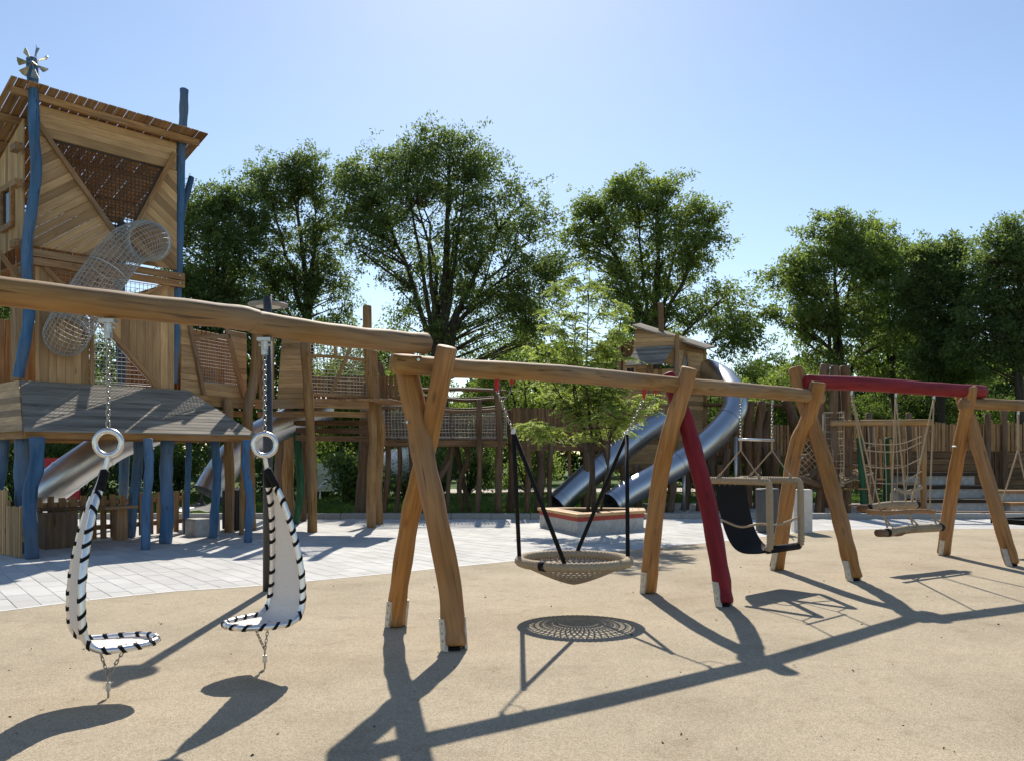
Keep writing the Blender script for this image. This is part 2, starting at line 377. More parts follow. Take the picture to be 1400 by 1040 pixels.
sheet('lawn', [(-30, 21.75), (3.3, 21.75), (4.5, 26), (4.5, 60), (-30, 60)], -.02, M['meadow'], kind='structure')
sheet('bark_bed', [(3.31, 21.75), (30, 21.75), (30, 29), (4.51, 29), (4.51, 26)], -.016, M['gravel'], kind='structure')
sheet('far_path', [(-9, 36.5), (9, 38.5), (9, 43), (-9, 40.5)], -.012, M['path'], kind='structure')
sheet('paving_bed', [(-14, 6), (16, 6), (16, 21.48), (-14, 21.48)], -.014, M['joint'], kind='structure')
edge = [G(-80, 846), G(0, 836), G(120, 821), G(240, 808.5), G(340, 802), G(480, 789), G(560, 781), G(700, 767), G(800, 757), G(900, 748), G(1000, 738.5), G(1075, 730), G(1150, 724), G(1400, 722.5), G(1560, 722)]
edge = spline(edge, 4)
rub = [(p.x, p.y) for p in edge]
sheet('play_surface', [(-14, rub[0][1]-3.5)]+[(-8.5, rub[0][1]-.7)]+rub+[(18, rub[-1][1]-.3), (18, -6), (-14, -6)], .008, M['rubber'], kind='structure')
b = MB()
for i in range(len(edge)-1):
    d = (edge[i+1]-edge[i]).normalized(); s_ = V(-d.y, d.x, 0)*.035
    z = V(0, 0, .011); b.add([edge[i]-s_+z, edge[i+1]-s_+z, edge[i+1]+s_+z, edge[i]+s_+z], [(0, 1, 2, 3)])
b.build('edging_strip', M['white'], None, Matrix.Identity(4), kind='structure')
# pavers in running courses
pav = bpy.data.objects.new('paving', None); link(pav, None, Matrix.Identity(4)); tag(pav, kind='structure')
c1, c2 = V(.61, -.79, 0).normalized(), V(.79, .61, 0).normalized()
pl, pw = .48, .24; cells = []
ex = np.array([p.x for p in edge]); ey = np.array([p.y for p in edge])
for j in range(-30, 120):
    for i in range(-70, 40):
        c = c1*((i+.5*(j % 2))*pl)+c2*(j*pw)+V(-6, 14, 0)
        if not (-12 < c.x < 15 and c.y < 21.3): continue
        ye = np.interp(c.x, ex, ey) if c.x > ex[0] else ey[0]-.9*(ex[0]-c.x)
        if c.y < ye-.22: continue
        px = 700+c.x/c.y*F
        if px < -120 or px > 1500: continue
        cells.append((c.y, c))
cells.sort(key=lambda t: t[0])
def paver_mesh(bm, c, g=.002):
    a, e = c1*(pl/2-g), c2*(pw/2-g); k = .93
    base = [c+sx*a+sy*e+V(0, 0, -.02) for sx, sy in ((-1, -1), (1, -1), (1, 1), (-1, 1))]
    mid = [c+sx*a+sy*e+V(0, 0, -.004) for sx, sy in ((-1, -1), (1, -1), (1, 1), (-1, 1))]
    top = [c+sx*(a-c1*.0025)+sy*(e-c2*.0025) for sx, sy in ((-1, -1), (1, -1), (1, 1), (-1, 1))]
    bm.add(base+mid+top, [(8, 9, 10, 11)]+[(i+4*r, (i+1) % 4+4*r, (i+1) % 4+4*r+4, i+4*r+4) for r in (0, 1) for i in range(4)])
b = MB(); paver_mesh(b, V(0, 0, 0)); proto = b.build('paver', M['paver'], pav, Matrix.Translation(cells[0][1]))
me = proto.data
bpy.data.objects.remove(proto)
b = MB(); paver_mesh(b, V(0, 0, 0)); me = bpy.data.meshes.new('paver'); me.from_pydata([tuple(v) for v in b.v], [], b.f); me.materials.append(M['paver'])
seen = [c for c in cells if -5 < 700+c[1].x/c[1].y*F < 1405]
near = seen[:300]; ids = set(id(c) for c in near)
for _, c in near:
    o = bpy.data.objects.new('paver', me); link(o, pav, Matrix.Translation(c+V(0, 0, random.uniform(-.0015, .0015))))
b = MB()
for t in cells:
    if id(t) not in ids: paver_mesh(b, t[1]+V(0, 0, random.uniform(-.0015, .0015)))
b.build('pavers', M['paver'], pav, kind='stuff')
# kerb stones
kb = bpy.data.objects.new('kerb', None); link(kb, None, Matrix.Translation((0, 21.6, 0))); tag(kb, kind='structure')
x = -14
while x < 16:
    L = random.uniform(.9, 1.05); b = MB(); h = .13+random.uniform(-.006, .006)
    b.abox(x+.006, x+L-.006, 21.49+random.uniform(-.006, .006), 21.74, -.05, h-.012); b.abox(x+.016, x+L-.016, 21.50, 21.73, h-.012, h)
    b.build('kerb_stone', M['stone'], kb); x += L

# ------------------------------------------------------------------ swing frame
E1, E2 = G(148, 955), G(362, 915); d1 = (E2-E1).normalized()
FR = [((541, 857), (621, 889)), ((886, 811), (990, 829)), ((1062, 779), (1168, 794)), ((1290, 759), (1384, 774))]
MID = [(G(*a)+G(*c))/2 for a, c in FR]
Z = lambda p, z: V(p.x, p.y, z)
sw = thing('swing_frame', Z(MID[1], 0), 'long swing frame of crossed tan logs with one red top beam and one red post', 'swing frame')
def dirn(a, c): return (c-a).normalized()
q12, q23, q34 = dirn(MID[0], MID[1]), dirn(MID[1], MID[2]), dirn(MID[2], MID[3])
def leg(pix, foot, dtop, r, mat, red=False):
    f = G(*foot); y0 = foot[1]; y1 = pix[-1][1]; pts = []
    for i, (x, y) in enumerate(pix):
        t = (y0-y)/(y0-y1); pts.append(P(x, y, f.y+(dtop-f.y)*max(0, t)))
    pts[0].z = max(pts[0].z, .035)
    o = log('leg', pts, r, mat, sw, n=6, seg=14, wob=.035)
    # steel shoe: two flanking plates and a base plate
    ax = (pts[1]-pts[0]).normalized(); nrm = V(-.78, -.62, 0)
    for s in (-1, 1):
        b = MB(); c0 = pts[0]+nrm*s*(r*.96+.002); side = V(.62, -.78, 0)
        c0 = V(c0.x, c0.y, 0.012); c1_ = c0+ax*.26
        b.box((c0+c1_)/2, side*.037, ax*.13, nrm*.013); pl_ = b.build('shoe_plate', M['shoe'], o)
        if s == 1:
            for h in (.08, .14, .22):
                b = MB(); p = c0+ax*h+nrm*.012; b.tube([p, p+nrm*.012], .009, 6); b.build('bolt', M['galv'], pl_)
    b = MB(); b.box(Z(pts[0], .022), V(.05, 0, 0), V(0, .04, 0), V(0, 0, .012)); b.build('shoe_foot', M['black'], o)
    return o
dm = [m.y for m in MID]
leg([(541, 857), (546, 800), (562, 700), (577, 640), (594, 560), (611, 474)], FR[0][0], dm[0]-.17, .088, M['log'])
leg([(621, 889), (619, 850), (614, 795), (595, 700), (580, 630), (567, 560), (552, 490), (549, 470)], FR[0][1], dm[0]+.17, .1, M['log'])
leg([(886, 811), (892, 740), (902, 655), (915, 595), (929, 550), (943, 503)], FR[1][0], dm[1]-.17, .094, M['log'])
leg([(990, 829), (985, 785), (970, 700), (955, 640), (940, 585), (926, 545), (911, 512)], FR[1][1], dm[1]+.17, .094, M['red'])
leg([(1062, 779), (1071, 720), (1080, 655), (1090, 605), (1106, 570), (1119, 522)], FR[2][0], dm[2]-.17, .1, M['log'])
leg([(1168, 794), (1156, 740), (1141, 680), (1124, 620), (1108, 575), (1096, 540), (1087, 503)], FR[2][1], dm[2]+.17, .1, M['log'])
leg([(1290, 759), (1297, 700), (1306, 645), (1316, 590), (1327, 528)], FR[3][0], dm[3]-.17, .1, M['log'])
leg([(1384, 774), (1372, 730), (1356, 675), (1338, 615), (1325, 572), (1314, 540)], FR[3][1], dm[3]+.17, .1, M['log'])
# beams
BZ, BH = 2.39, 2.585
beam1 = log('beam', [Z(E1-d1*2.7, 2.60), Z(E1-d1*1, 2.60), Z(E1, 2.60), Z(E1+d1*.9, 2.61), Z(E2, 2.585), Z(E2+d1*.7, 2.56), Z(E2+d1*1.52, 2.575)], .092, M['log2'], sw, n=8, seg=16, wob=.025)
beam2 = log('beam', [Z(MID[0]-q12*.3, BZ), Z(MID[0]+q12*.4, BZ), Z(MID[0]+q12*1.6, BZ+.02), Z(MID[1]-q12*.5, BZ), Z(MID[1], BZ-.01), Z(MID[1]+q23*.8, BZ), Z(MID[2]-q23*.6, BZ+.01), Z(MID[2]+q23*.17, BZ)], .088, M['log2'], sw, n=8, seg=16, wob=.025)
beam3 = log('beam', [Z(MID[2]-q34*.12, BH), Z(MID[2]+q34*1.1, BH+.015), Z(MID[3]-q34*1.1, BH), Z(MID[3]+q34*.16, BH)], .1, M['red'], sw, n=8, seg=16, wob=.02)
beam4 = log('beam', [Z(MID[3]-q34*.32, BZ), Z(MID[3]+q34*.8, BZ+.01), Z(MID[3]+q34*3.3, BZ)], .088, M['log2'], sw, n=8, seg=16, wob=.025)
for bm_, p in ((beam1, P(572, 464, dm[0]-.15)), (beam2, P(572, 492, dm[0]-.13))):
    b = MB(); b.tube([p, p+V(.1, -.99, 0)*.02], .014, 8); b.build('bolt', M['galv'], bm_)
for x, y, dd in ((557, 577, .10), (904, 618, .10), (1096, 625, .1), (1305, 610, .1)):
    p = P(x, y, {557: dm[0]-.08, 904: dm[1]+.02, 1096: dm[2]-.02, 1305: dm[3]-.0}[x]); b = MB(); b.tube([p+V(0, .06, 0), p-V(0, .035, 0)], .012, 8); b.build('bolt', M['galv'], sw)
# the frames that carry the outer ends of the first and the last beam
for m, dd, zt in ((E1-d1*2.55, d1, 2.6), (MID[3]+q34*3.15, q34, 2.42)):
    pr = V(dd.y, -dd.x, 0)
    for s in (-1, 1):
        log('leg', [Z(m+pr*s*.62+dd*.1*s, 0), Z(m+pr*s*.3+dd*.1*s, 1.2), Z(m-pr*s*.16+dd*.1*s, zt+.1)], .095, M['log'], sw, n=6, seg=12)

# ------------------------------------------------------------------ pod swings
def pod(E, fwd, lat, ztop, label):
    t = thing('pod_swing', Z(E, 0), label, 'swing', None)
    fwd = fwd.normalized(); lat = lat.normalized()
    b = MB(); b.box(Z(E, ztop-.045), V(.05, 0, 0), V(0, .035, 0), V(0, 0, .012)); b.tube([Z(E, ztop-.05), Z(E, ztop-.12)], .026, 10)
    b.tube([Z(E, ztop-.085)-V(.045, 0, 0), Z(E, ztop-.085)+V(.045, 0, 0)], .01, 8); b.box(Z(E, ztop-.13), V(.02, 0, 0), V(0, .02, 0), V(0, 0, .03))
    b.build('hanger', M['galv'], t, smooth=False)
    zr = 1.685
    chain('chain', Z(E, ztop-.13), Z(E, zr+.105), M['chain'], t, pitch=.036, wr=.005, w=.0125)
    fx = lat*.45+fwd*.1; fx = V(1, 0, 0)*.9+V(0, 1, 0)*.15; fx.normalize()
    b = MB(); b.tube([Z(E, zr)+fx*math.cos(a)*.082+V(0, 0, math.sin(a)*.082) for a in np.linspace(0, 2*math.pi, 36, endpoint=False)], .019, 10, closed=True)
    b.build('ring', M['alu'], t, smooth=True)
    top = Z(E, 1.5)-fwd*.02
    b = MB(); b.tube(spline([Z(E, zr-.085), Z(E, 1.57)-fwd*.005, top], 4), .017, 10); b.build('stem', M['alu'], t, smooth=True)
    # loop: teardrop back, bent forward into a round seat
    prof = [(1.5, -.02, .0), (1.42, -.045, .035), (1.25, -.105, .085), (1.0, -.16, .145), (.75, -.19, .19), (.55, -.19, .212), (.43, -.165, .22), (.375, -.09, .222), (.365, .02, .222), (.365, .16, .185), (.368, .265, .115), (.37, .30, .0)]
    half = spline([V(*p) for p in prof], 6)
    L = [Z(E, 0)+fwd*p.y+lat*p.z+V(0, 0, p.x) for p in half]; R = [Z(E, 0)+fwd*p.y-lat*p.z+V(0, 0, p.x) for p in half]
    fr = MB()
    for S in (L, R): fr.tube(S, .0235, 10)
    fr_o = fr.build('seat_frame', M['alu'], t, smooth=True)
    fb = MB(); n = len(L); v = []; f = []
    K = 8
    for i in range(n):
        for k in range(K+1):
            s = k/K; p = L[i]*(1-s)+R[i]*s; u = 4*s*(1-s)
            p = p+V(0, 0, -1)*(.02*u if half[i].x < .5 else 0)-fwd*(.03*u if half[i].x >= .5 else 0); v.append(p)
    for i in range(n-1):
        for k in range(K): f.append((i*(K+1)+k, i*(K+1)+k+1, (i+1)*(K+1)+k+1, (i+1)*(K+1)+k))
    fb.add(v, f); fb.build('seat_fabric', M['fabric'], t, smooth=True)
    # black straps lacing the fabric to the tube
    for S, sg in ((L, -1), (R, 1)):
        acc = 0; nxt = .10; tot = sum((S[i+1]-S[i]).length for i in range(n-1))
        for i in range(n-1):
            sl_ = (S[i+1]-S[i]).length; acc += sl_
            if acc > nxt and acc < tot-.02:
                nxt += .105; tn = (S[i+1]-S[i]).normalized()
                m_ = frameX(S[i], tn); b = MB(); ring = []
                for w0 in (-.014, .014):
                    for k in range(12):
                        th = 2*math.pi*k/12; ring.append(S[i]+tn*(w0+.022*math.cos(th+1))+(m_.col[1].xyz*math.cos(th)+m_.col[2].xyz*math.sin(th))*.027)
                b.add(ring, [(k, (k+1) % 12, (k+1) % 12+12, k+12) for k in range(12)]); b.build('strap', M['black'], fr_o, smooth=True)
        b = MB(); b.tube(S[:9], .0295, 10); b.build('grip_sleeve', M['black'], fr_o, smooth=True)
    b = MB(); K_ = Z(E, .15); a1 = Z(E, .35)+fwd*.11-lat*.03; a2 = Z(E, .35)-fwd*.055+lat*.03
    chain_into(b, a1, K_, pitch=.026, wr=.0042, w=.0085); chain_into(b, a2, K_, pitch=.026, wr=.0042, w=.0085)
    chain_into(b, K_, Z(E, .105), pitch=.026, wr=.0042, w=.0085); chain_into(b, Z(E, .06), Z(E, .008), pitch=.026, wr=.0042, w=.0085)
    b.build('ground_chain', M['chain'], t, smooth=True)
    b = MB(); b.tube([Z(E, .055), Z(E, .11)], .016, 10); b.build('swivel', M['galv'], t)
    return t
pod(E1, V(.8, .6, 0), V(-.6, .8, 0), 2.53, 'white mesh pod swing with striped rim seen edge-on, its seat pointing to the crossed posts')
pod(E2, V(-.66, -.75, 0), V(-.75, .66, 0), 2.515, 'white mesh pod swing with striped rim, broad back shown, in front of the lamp post')

# ------------------------------------------------------------------ nest swing
C = V(.62, 8.46, .55); R0 = .545
ns = thing('nest_swing', Z(C, 0), 'round nest swing with rope rim and net bowl on four black suspension ropes', 'swing')
b = MB(); b.tube([C+V(math.cos(a)*R0, math.sin(a)*R0, 0) for a in np.linspace(0, 2*math.pi, 220, endpoint=False)], .046, 10, closed=True,
                 mod=lambda L, th, i: 1+.15*math.sin(2*math.pi*L/.048+th*2.0))
rim = b.build('rim', M['rope'], ns, smooth=True)
b = MB(); b.tube([C+V(math.cos(a)*R0, math.sin(a)*R0, 0) for a in np.linspace(4.02, 4.13, 5)], .051, 10); b.build('band', M['black'], rim, smooth=True)
b = MB(); zz = lambda r: C.z-.02-.215*(1-(r/R0)**1.3)
for k in range(48):
    a = 2*math.pi*k/48
    b.tube([C*0+V(C.x+math.cos(a+.5*(1-r/R0))*r, C.y+math.sin(a+.5*(1-r/R0))*r, zz(r)) for r in np.linspace(.012, R0-.02, 8)], .0085, 4)
    b.tube([C*0+V(C.x+math.cos(a-.5*(1-r/R0))*r, C.y+math.sin(a-.5*(1-r/R0))*r, zz(r)) for r in np.linspace(.012, R0-.02, 8)], .0085, 4)
for r in np.linspace(.05, R0-.06, 9):
    b.tube([V(C.x+math.cos(a)*r, C.y+math.sin(a)*r, zz(r)) for a in np.linspace(0, 2*math.pi, 40, endpoint=False)], .0085, 4, closed=True)
b.build('net_bowl', M['cord'], ns, smooth=True)
tl = MID[0]+q12*((P(685, 520, 1).x*7.8+0)*0+ (V(-.10, 7.8, 0)-MID[0]).dot(q12)); tr = MID[0]+q12*((V(1.297, 9.15, 0)-MID[0]).dot(q12))
for top, J, atts in ((tl, P(702, 590, 7.93), (V(-1, .05, 0), V(-.2, -.98, 0))), (tr, P(857, 593, 8.98), (V(.12, .99, 0), V(1, 0, 0)))):
    tz = Z(top, BZ-.085)
    b = MB(); b.tube([tz+V(0, 0, .01), tz-V(0, 0, .05), tz-V(0, 0, .05), tz-V(0, 0, .1)], [.022, .022, .014, .014], 8); b.build('shackle', M['redbox'], ns)
    b = MB(); b.tube([tz+V(.14, .1, .02), tz+V(.14, .1, -.03)], .018, 8); b.build('shackle', M['redbox'], ns)
    chain('chain', tz-V(0, 0, .09), J, M['chain'], ns, pitch=.036, wr=.005, w=.0125)
    b = MB()
    b.tube([tz+V(.14, .1, -.03), tz+V(.13, .09, -.1), tz+V(.05, .04, -.2), tz*.6+J*.4], .005, 5); b.build('safety_loop', M['chain'], ns, smooth=True)
    b = MB(); b.tube([J+V(0, 0, .03), J-V(0, 0, .02)], .024, 10); b.build('clamp', M['galv'], ns)
    for a in atts:
        a = a.normalized(); e = C+a*R0; b = MB(); b.tube([J, e+(J-e)*.02], .021, 8); b.build('suspension_rope', M['black'], ns, smooth=True)

# ------------------------------------------------------------------ cradle swing (rope-wound frame with rubber back mat)
q = V(.6, -.8, 0)
b1 = MID[1]+q23*((V(2.62, 10.25, 0)-MID[1]).dot(q23)); b2 = MID[1]+q23*((V(3.18, 10.68, 0)-MID[1]).dot(q23))
cs = thing('cradle_swing', Z((b1+b2)/2, 0), 'cradle swing with square rope-wound frame and hanging black rubber mat', 'swing')
qq = V(q23.y, -q23.x, 0); bar = []
ends = []
for i, bb in enumerate((b1, b2)):
    tz = Z(bb, BZ-.085)
    b = MB(); b.tube([tz, tz-V(0, 0, .06)], .018, 8); b.build('shackle', M['chain'], cs)
    zs = 1.80; chain('chain', tz-V(0, 0, .05), Z(bb, zs), M['chain'], cs, pitch=.036, wr=.005, w=.0125)
    bar.append(Z(bb, zs)); rope('rope', [Z(bb, zs), Z(bb, zs-.14)], .012, M['rope'], cs)
    back, front = Z(bb-qq*.40, 1.30), Z(bb+qq*.36, 1.30); ends.append((back, front))
    for tt in (.09, .88):
        e = back*(1-tt)+front*tt+V(0, 0, .03); rope('rope', [Z(bb, zs-.13), e], .0085, M['rope'], cs)
        b = MB(); b.tube([e-(e-Z(bb, zs-.13)).normalized()*.07, e], .014, 6); b.build('splice', M['rope'], cs, smooth=True)
    wrapped('frame_bar', [back-qq*.06, back*.6+front*.4, front-qq*.03], .041, M['rope'], cs)
    wrapped('frame_bar', [front-qq*.05+V(0, 0, .0), front+qq*.02-V(0, 0, .05), front+qq*.03-V(0, 0, .4), front+qq*.035-V(0, 0, .72), front+qq*.0-V(0, 0, .80)], .041, M['rope'], cs)
b = MB(); b.tube([bar[0]-(bar[1]-bar[0])*.05, bar[1]+(bar[1]-bar[0])*.05], .016, 8); b.build('spreader_bar', M['alu'], cs, smooth=True)
b = MB(); b.tube([ends[0][0], ends[1][0]], .03, 10); b.build('back_bar', M['rope'], cs, smooth=True)
b = MB(); e0, e1 = ends[0][1]-V(0, 0, .80), ends[1][1]-V(0, 0, .80); b.tube([e0, e1], .045, 12); b.build('front_bar', M['black'], cs, smooth=True)
prof = spline([V(-.38, 1.27, 0), V(-.33, 1.0, 0), V(-.25, .72, 0), V(-.14, .53, 0), V(.0, .455, 0), V(.2, .46, 0), V(.34, .49, 0)], 5)
b = MB(); v = []; f = []
for i, p in enumerate(prof):
    for bb, s in ((b1*.97+b2*.03, 0), (b1*.03+b2*.97, 1)):
        for dz in (0, .02): v.append(Z(bb+qq*(p.x+dz*.4), p.y-dz))
for i in range(len(prof)-1):
    for a, c in ((0, 2), (3, 1), (1, 0), (2, 3)): f.append((4*i+a, 4*i+c, 4*i+4+c, 4*i+4+a))
f += [(0, 1, 3, 2), (4*len(prof)-4, 4*len(prof)-2, 4*len(prof)-1, 4*len(prof)-3)]
b.add(v, f); mat_o = b.build('rubber_mat', M['black'], cs, smooth=False)
for k in range(6):
    p = Z(b1*(.9-.16*k)+b2*(.1+.16*k)+qq*(-.345), 1.255); b = MB(); b.tube([p-V(0, 0, .025), p+V(0, 0, .05)], .004, 4); b.build('lacing', M['rope'], mat_o)
rope('belt', [Z(b1-qq*.27, .82), Z(b1+qq*.0, .75), Z(b1+qq*.25, .80), Z(b1*.6+b2*.4+qq*.33, .78), Z(b2+qq*.38, .86)], .014, M['rope'], cs)
rope('belt', [Z(b2+qq*.38, .9), Z(b2+qq*.2, .7), Z(b2+qq*.30, .56)], .006, M['rope'], cs)

# ------------------------------------------------------------------ log bench swing under the red beam
tops = [MID[2]+q34*t for t in (.72, 1.62, 2.45)]
ls = thing('log_swing', Z(tops[1], 0), 'swing bench of two rope-bound logs hung from the red beam', 'swing')
qd = V(q34.y, -q34.x, 0)
a0, a1 = P(1199, 728, 11.55), P(1289, 720, 12.3); c0, c1v = P(1174, 694, 12.0), P(1256, 689, 12.75)
def boundlog(a, c):
    m_ = (a+c)/2+V(0, 0, .012)
    o = log('seat_log', [a, a*.7+c*.3-V(0, 0, .02), m_, c], .052, M['dark'], ls, n=6, wob=.06)
    w_ = wrapped('rope_binding', [a*.83+c*.17-V(0, 0, .012), m_, a*.06+c*.94], .056, M['rope'], o, pitch=.03)
    for t in (.145, .955):
        b = MB(); p = a*(1-t)+c*t-V(0, 0, .008 if t < .5 else 0); dd = (c-a).normalized(); b.tube([p-dd*.03, p+dd*.03], .06, 12); b.build('end_band', M['black'], o, smooth=True)
boundlog(a0, a1); boundlog(c0, c1v)
k0, k1 = P(1187, 699, 11.55), P(1277, 699, 12.35); log('spreader', [k0, k0*.7+k1*.3-V(0, 0, .015), k0*.3+k1*.7+V(0, 0, .01), k1], .032, M['log'], ls, wob=.06)
for i, tp in enumerate(tops):
    tz = Z(tp, BH-.095); t = (.19, .57, .93)[i]
    b = MB(); b.tube([tz+V(0, 0, .02), tz-V(0, 0, .05)], .02, 8); b.build('shackle', M['galv'], ls)
    f_ = k0*(1-t)+k1*t; r_ = c0*(1-(.2, .53, .88)[i])+c1v*(.2, .53, .88)[i]+V(0, 0, .05)
    rope('rope', [tz-V(0, 0, .04), f_], .011, M['rope'], ls); rope('rope', [tz-V(0, 0, .04), r_], .011, M['rope'], ls)
    rope('splice', [r_, r_+(tz-r_).normalized()*.14], .019, M['rope'], ls)
    g_ = a0*(1-t)+a1*t+V(0, 0, .06); dd = (a1-a0).normalized()
    rope('splice', [f_, f_*.5+g_*.5], .018, M['rope'], ls)
    for s in (-1, 1): rope('rope', [f_*.55+g_*.45, g_+dd*.06*s], .013, M['rope'], ls)

# ------------------------------------------------------------------ tray swing at the right-hand end
tb = MID[3]+q34*1.05; tb2 = MID[3]+q34*1.75
ts = thing('tray_swing', Z((tb+tb2)/2, 0), 'black rubber tray swing on ropes beyond the last crossed posts of the red-beam bay', 'swing')
cc = Z((tb+tb2)/2, .56)
b = MB()
for s in (-1, 1):
    b.bar(cc+qd*s*.3-q34*.52, cc+qd*s*.3+q34*.52, .09, .08); b.bar(cc-qd*.255+q34*s*.475, cc+qd*.255+q34*s*.475, .09, .078)
b.build('tray_frame', M['black'], ts)
net('tray_net', [(-.25, -.42), (.25, -.42), (.25, .42), (-.25, .42)], cc+V(0, 0, .0), qd, q34, .07, .008, M['black'], ts)
for bb, s in ((tb, -1), (tb2, 1)):
    tz = Z(bb, BZ-.085); j = Z(bb, 1.7); b = MB(); b.tube([tz+V(0, 0, .01), tz-V(0, 0, .05)], .02, 8); b.build('shackle', M['galv'], ts)
    rope('rope', [tz-V(0, 0, .04), j], .016, M['rope'], ts)
    for s2 in (-1, 1): rope('rope', [j, cc+q34*s*.42+qd*s2*.3+V(0, 0, .04)], .012, M['rope'], ts)

# ------------------------------------------------------------------ lamp post
lp = G(366, 808); la = thing('street_lamp', lp, 'slim anthracite lamp post with flat disc head behind the pod swings', 'lamp')
b = MB(); b.tube([Z(lp, .008), Z(lp, 3.0)], .056, 16); b.tube([Z(lp, 2.99), Z(lp, 3.48)], .05, 16); b.build('pole', M['lamp'], la, smooth=True)
b = MB(); hc = V(lp.x-.085, lp.y+.31, 3.44)
b.tube([hc-V(0, 0, .022), hc-V(0, 0, .018), hc+V(0, 0, .0), hc+V(0, 0, .012), hc+V(0, 0, .03)], [.20, .235, .24, .23, .10], 40); hd = b.build('lamp_head', M['lampring'], la, smooth=False)
b = MB(); b.tube([hc-V(0, 0, .028), hc-V(0, 0, .023)], .15, 32); b.build('lens', M['white'], hd)
b = MB(); b.bar(Z(lp, 3.44), hc, .05, .04); b.build('bracket', M['lamp'], la)

# ------------------------------------------------------------------ play tower with skirt roof on blue posts
u = V(.68, .733, 0).normalized(); w = V(-u.y, u.x, 0); nn = -w; UP = V(0, 0, 1)
S0 = V(-8.07, 14.0, 0); KS = 1.05; T0 = S0*KS; TW, TD = 2.61, 2.6
UK, WK, ZK = u*KS, w*KS, UP*KS; TK = T0+UP*(CH-CH*KS)
def T(s, z, n=0.0): return TK+UK*s-WK*n+ZK*z          # tower body
def TS(s, z, n=0.0): return S0+u*s+nn*n+UP*z            # eaves line of the skirt roof
tw = thing('play_tower', T(1.3, 0, -1.3), 'tall plank-clad play tower with blue posts, slatted roof and grey skirt roof', 'play tower')
d2r = math.radians
# upper front: chevron boards, net opening, top band
slats('wall_plank', [(.06, 6.98), (TW-.06, 6.98), (TW-.06, 7.5), (.06, 7.5)], TK, UK, ZK, 0, .135, .0018, .03, M['plank'], tw)
slats('wall_plank', [(.05, 5.1), (1.56, 5.1), (1.56, 5.42), (.30, 6.97), (.05, 6.97)], TK, UK, ZK, d2r(37), .135, .0018, .03, M['plank'], tw)
slats('wall_plank', [(1.57, 5.1), (TW-.05, 5.1), (TW-.05, 6.97), (2.34, 6.97), (1.57, 5.42)], TK, UK, ZK, d2r(-37), .135, .0018, .03, M['plank'], tw)
def tbar(a, c, wd, off, mat=M['plank2'], name='brace', h=.05):
    b = MB(); p, q_ = T(a[0], a[1], off), T(c[0], c[1], off); b.bar(p, q_, h, wd, up=(q_-p).cross(nn)); return b.build(name, mat, tw, frameX((p+q_)/2, q_-p, nn))
tbar((.12, 7.2), (1.6, 5.32), .085, .05); tbar((2.5, 7.28), (1.66, 5.52), .085, .052)
net('net', [(.36, 6.98), (2.3, 6.98), (1.60, 5.5), (1.52, 5.5)], TK-nn*.03, UK, ZK, .068, .0125, M['netdark'], tw)
# double beam
for z in (4.84, 4.98): 
    b = MB(); p, q_ = T(-.08, z, .075), T(TW+.06, z-.01, .075); b.bar(p, q_, .07, .125); b.build('beam', M['plank2'], tw, frameX((p+q_)/2, q_-p))
for sx in (.02, TW-.04):
    for z in (4.84, 4.98):
        b = MB(); p = T(sx, z, .11); b.tube([p, p+nn*.012], .016, 6); b.build('bolt', M['galv'], tw)
# lower front
slats('wall_plank', [(.12, 2.85), (.98, 2.85), (.98, 3.98), (.25, 4.77), (.12, 4.77)], TK, UK, ZK, d2r(90), .135, .0018, .03, M['plank'], tw)
slats('wall_plank', [(2.14, 2.85), (TW-.1, 2.85), (TW-.1, 4.77), (2.3, 4.77), (1.12, 4.1)], TK, UK, ZK, d2r(90), .135, .0018, .03, M['plank'], tw)
tbar((.25, 4.77), (1.1, 3.95), .085, .05); tbar((2.35, 4.77), (1.1, 4.05), .085, .052); tbar((1.02, 4.1), (2.2, 2.86), .085, .055); tbar((1.02, 2.86), (1.02, 4.0), .07, .03)
net('net', [(.3, 4.76), (2.28, 4.76), (1.12, 4.06), (1.02, 4.02)], TK-nn*.02, UK, ZK, .075, .0055, M['cord'], tw)
net('net', [(1.03, 2.88), (2.12, 2.88), (1.03, 4.02)], TK-nn*.02, UK, ZK, .075, .0052, M['netgrey'], tw)
# left wall
OL = T(0, 0, -.05)
slats('wall_plank', [(.1, 5.15), (TD, 5.15), (TD, 6.45), (.1, 7.25)], OL, WK, ZK, d2r(90), .12, .002, .03, M['plank'], tw)
slats('wall_plank', [(.1, 2.9), (.75, 2.9), (.75, 4.8), (.1, 4.8)], OL, WK, ZK, d2r(80), .14, .008, .03, M['plank2'], tw)
for z in (6.72, 6.12, 5.12):
    b = MB(); p = T(-.13, z, .02); b.bar(p, p+w*.28, .12, .12); b.build('beam_end', M['plank2'], tw, frameX(p, w))
b = MB(); pc = OL+WK*.85+ZK*5.9-u*.05
for dz, dw, sw_, sz in ((.36, 0, .34, .05), (-.36, 0, .34, .05), (0, .3, .05, .31), (0, -.3, .05, .31)): b.box(pc+UP*dz+w*dw, w*sw_, UP*sz, u*.03)
wf = b.build('window', M['plank2'], tw)
b = MB(); b.box(pc+u*.025, w*.27, UP*.33, u*.006); b.build('pane', M['glass'], wf)
net('net', [(.2, 4.3), (2.2, 4.3), (2.2, 5.6), (.2, 5.6)], OL-u*.35, WK, ZK, .08, .008, M['rope'], tw)
for s_ in (.3, 2.4): tbar((-.35, 5.0), (-.05, 4.6), .08, -s_)
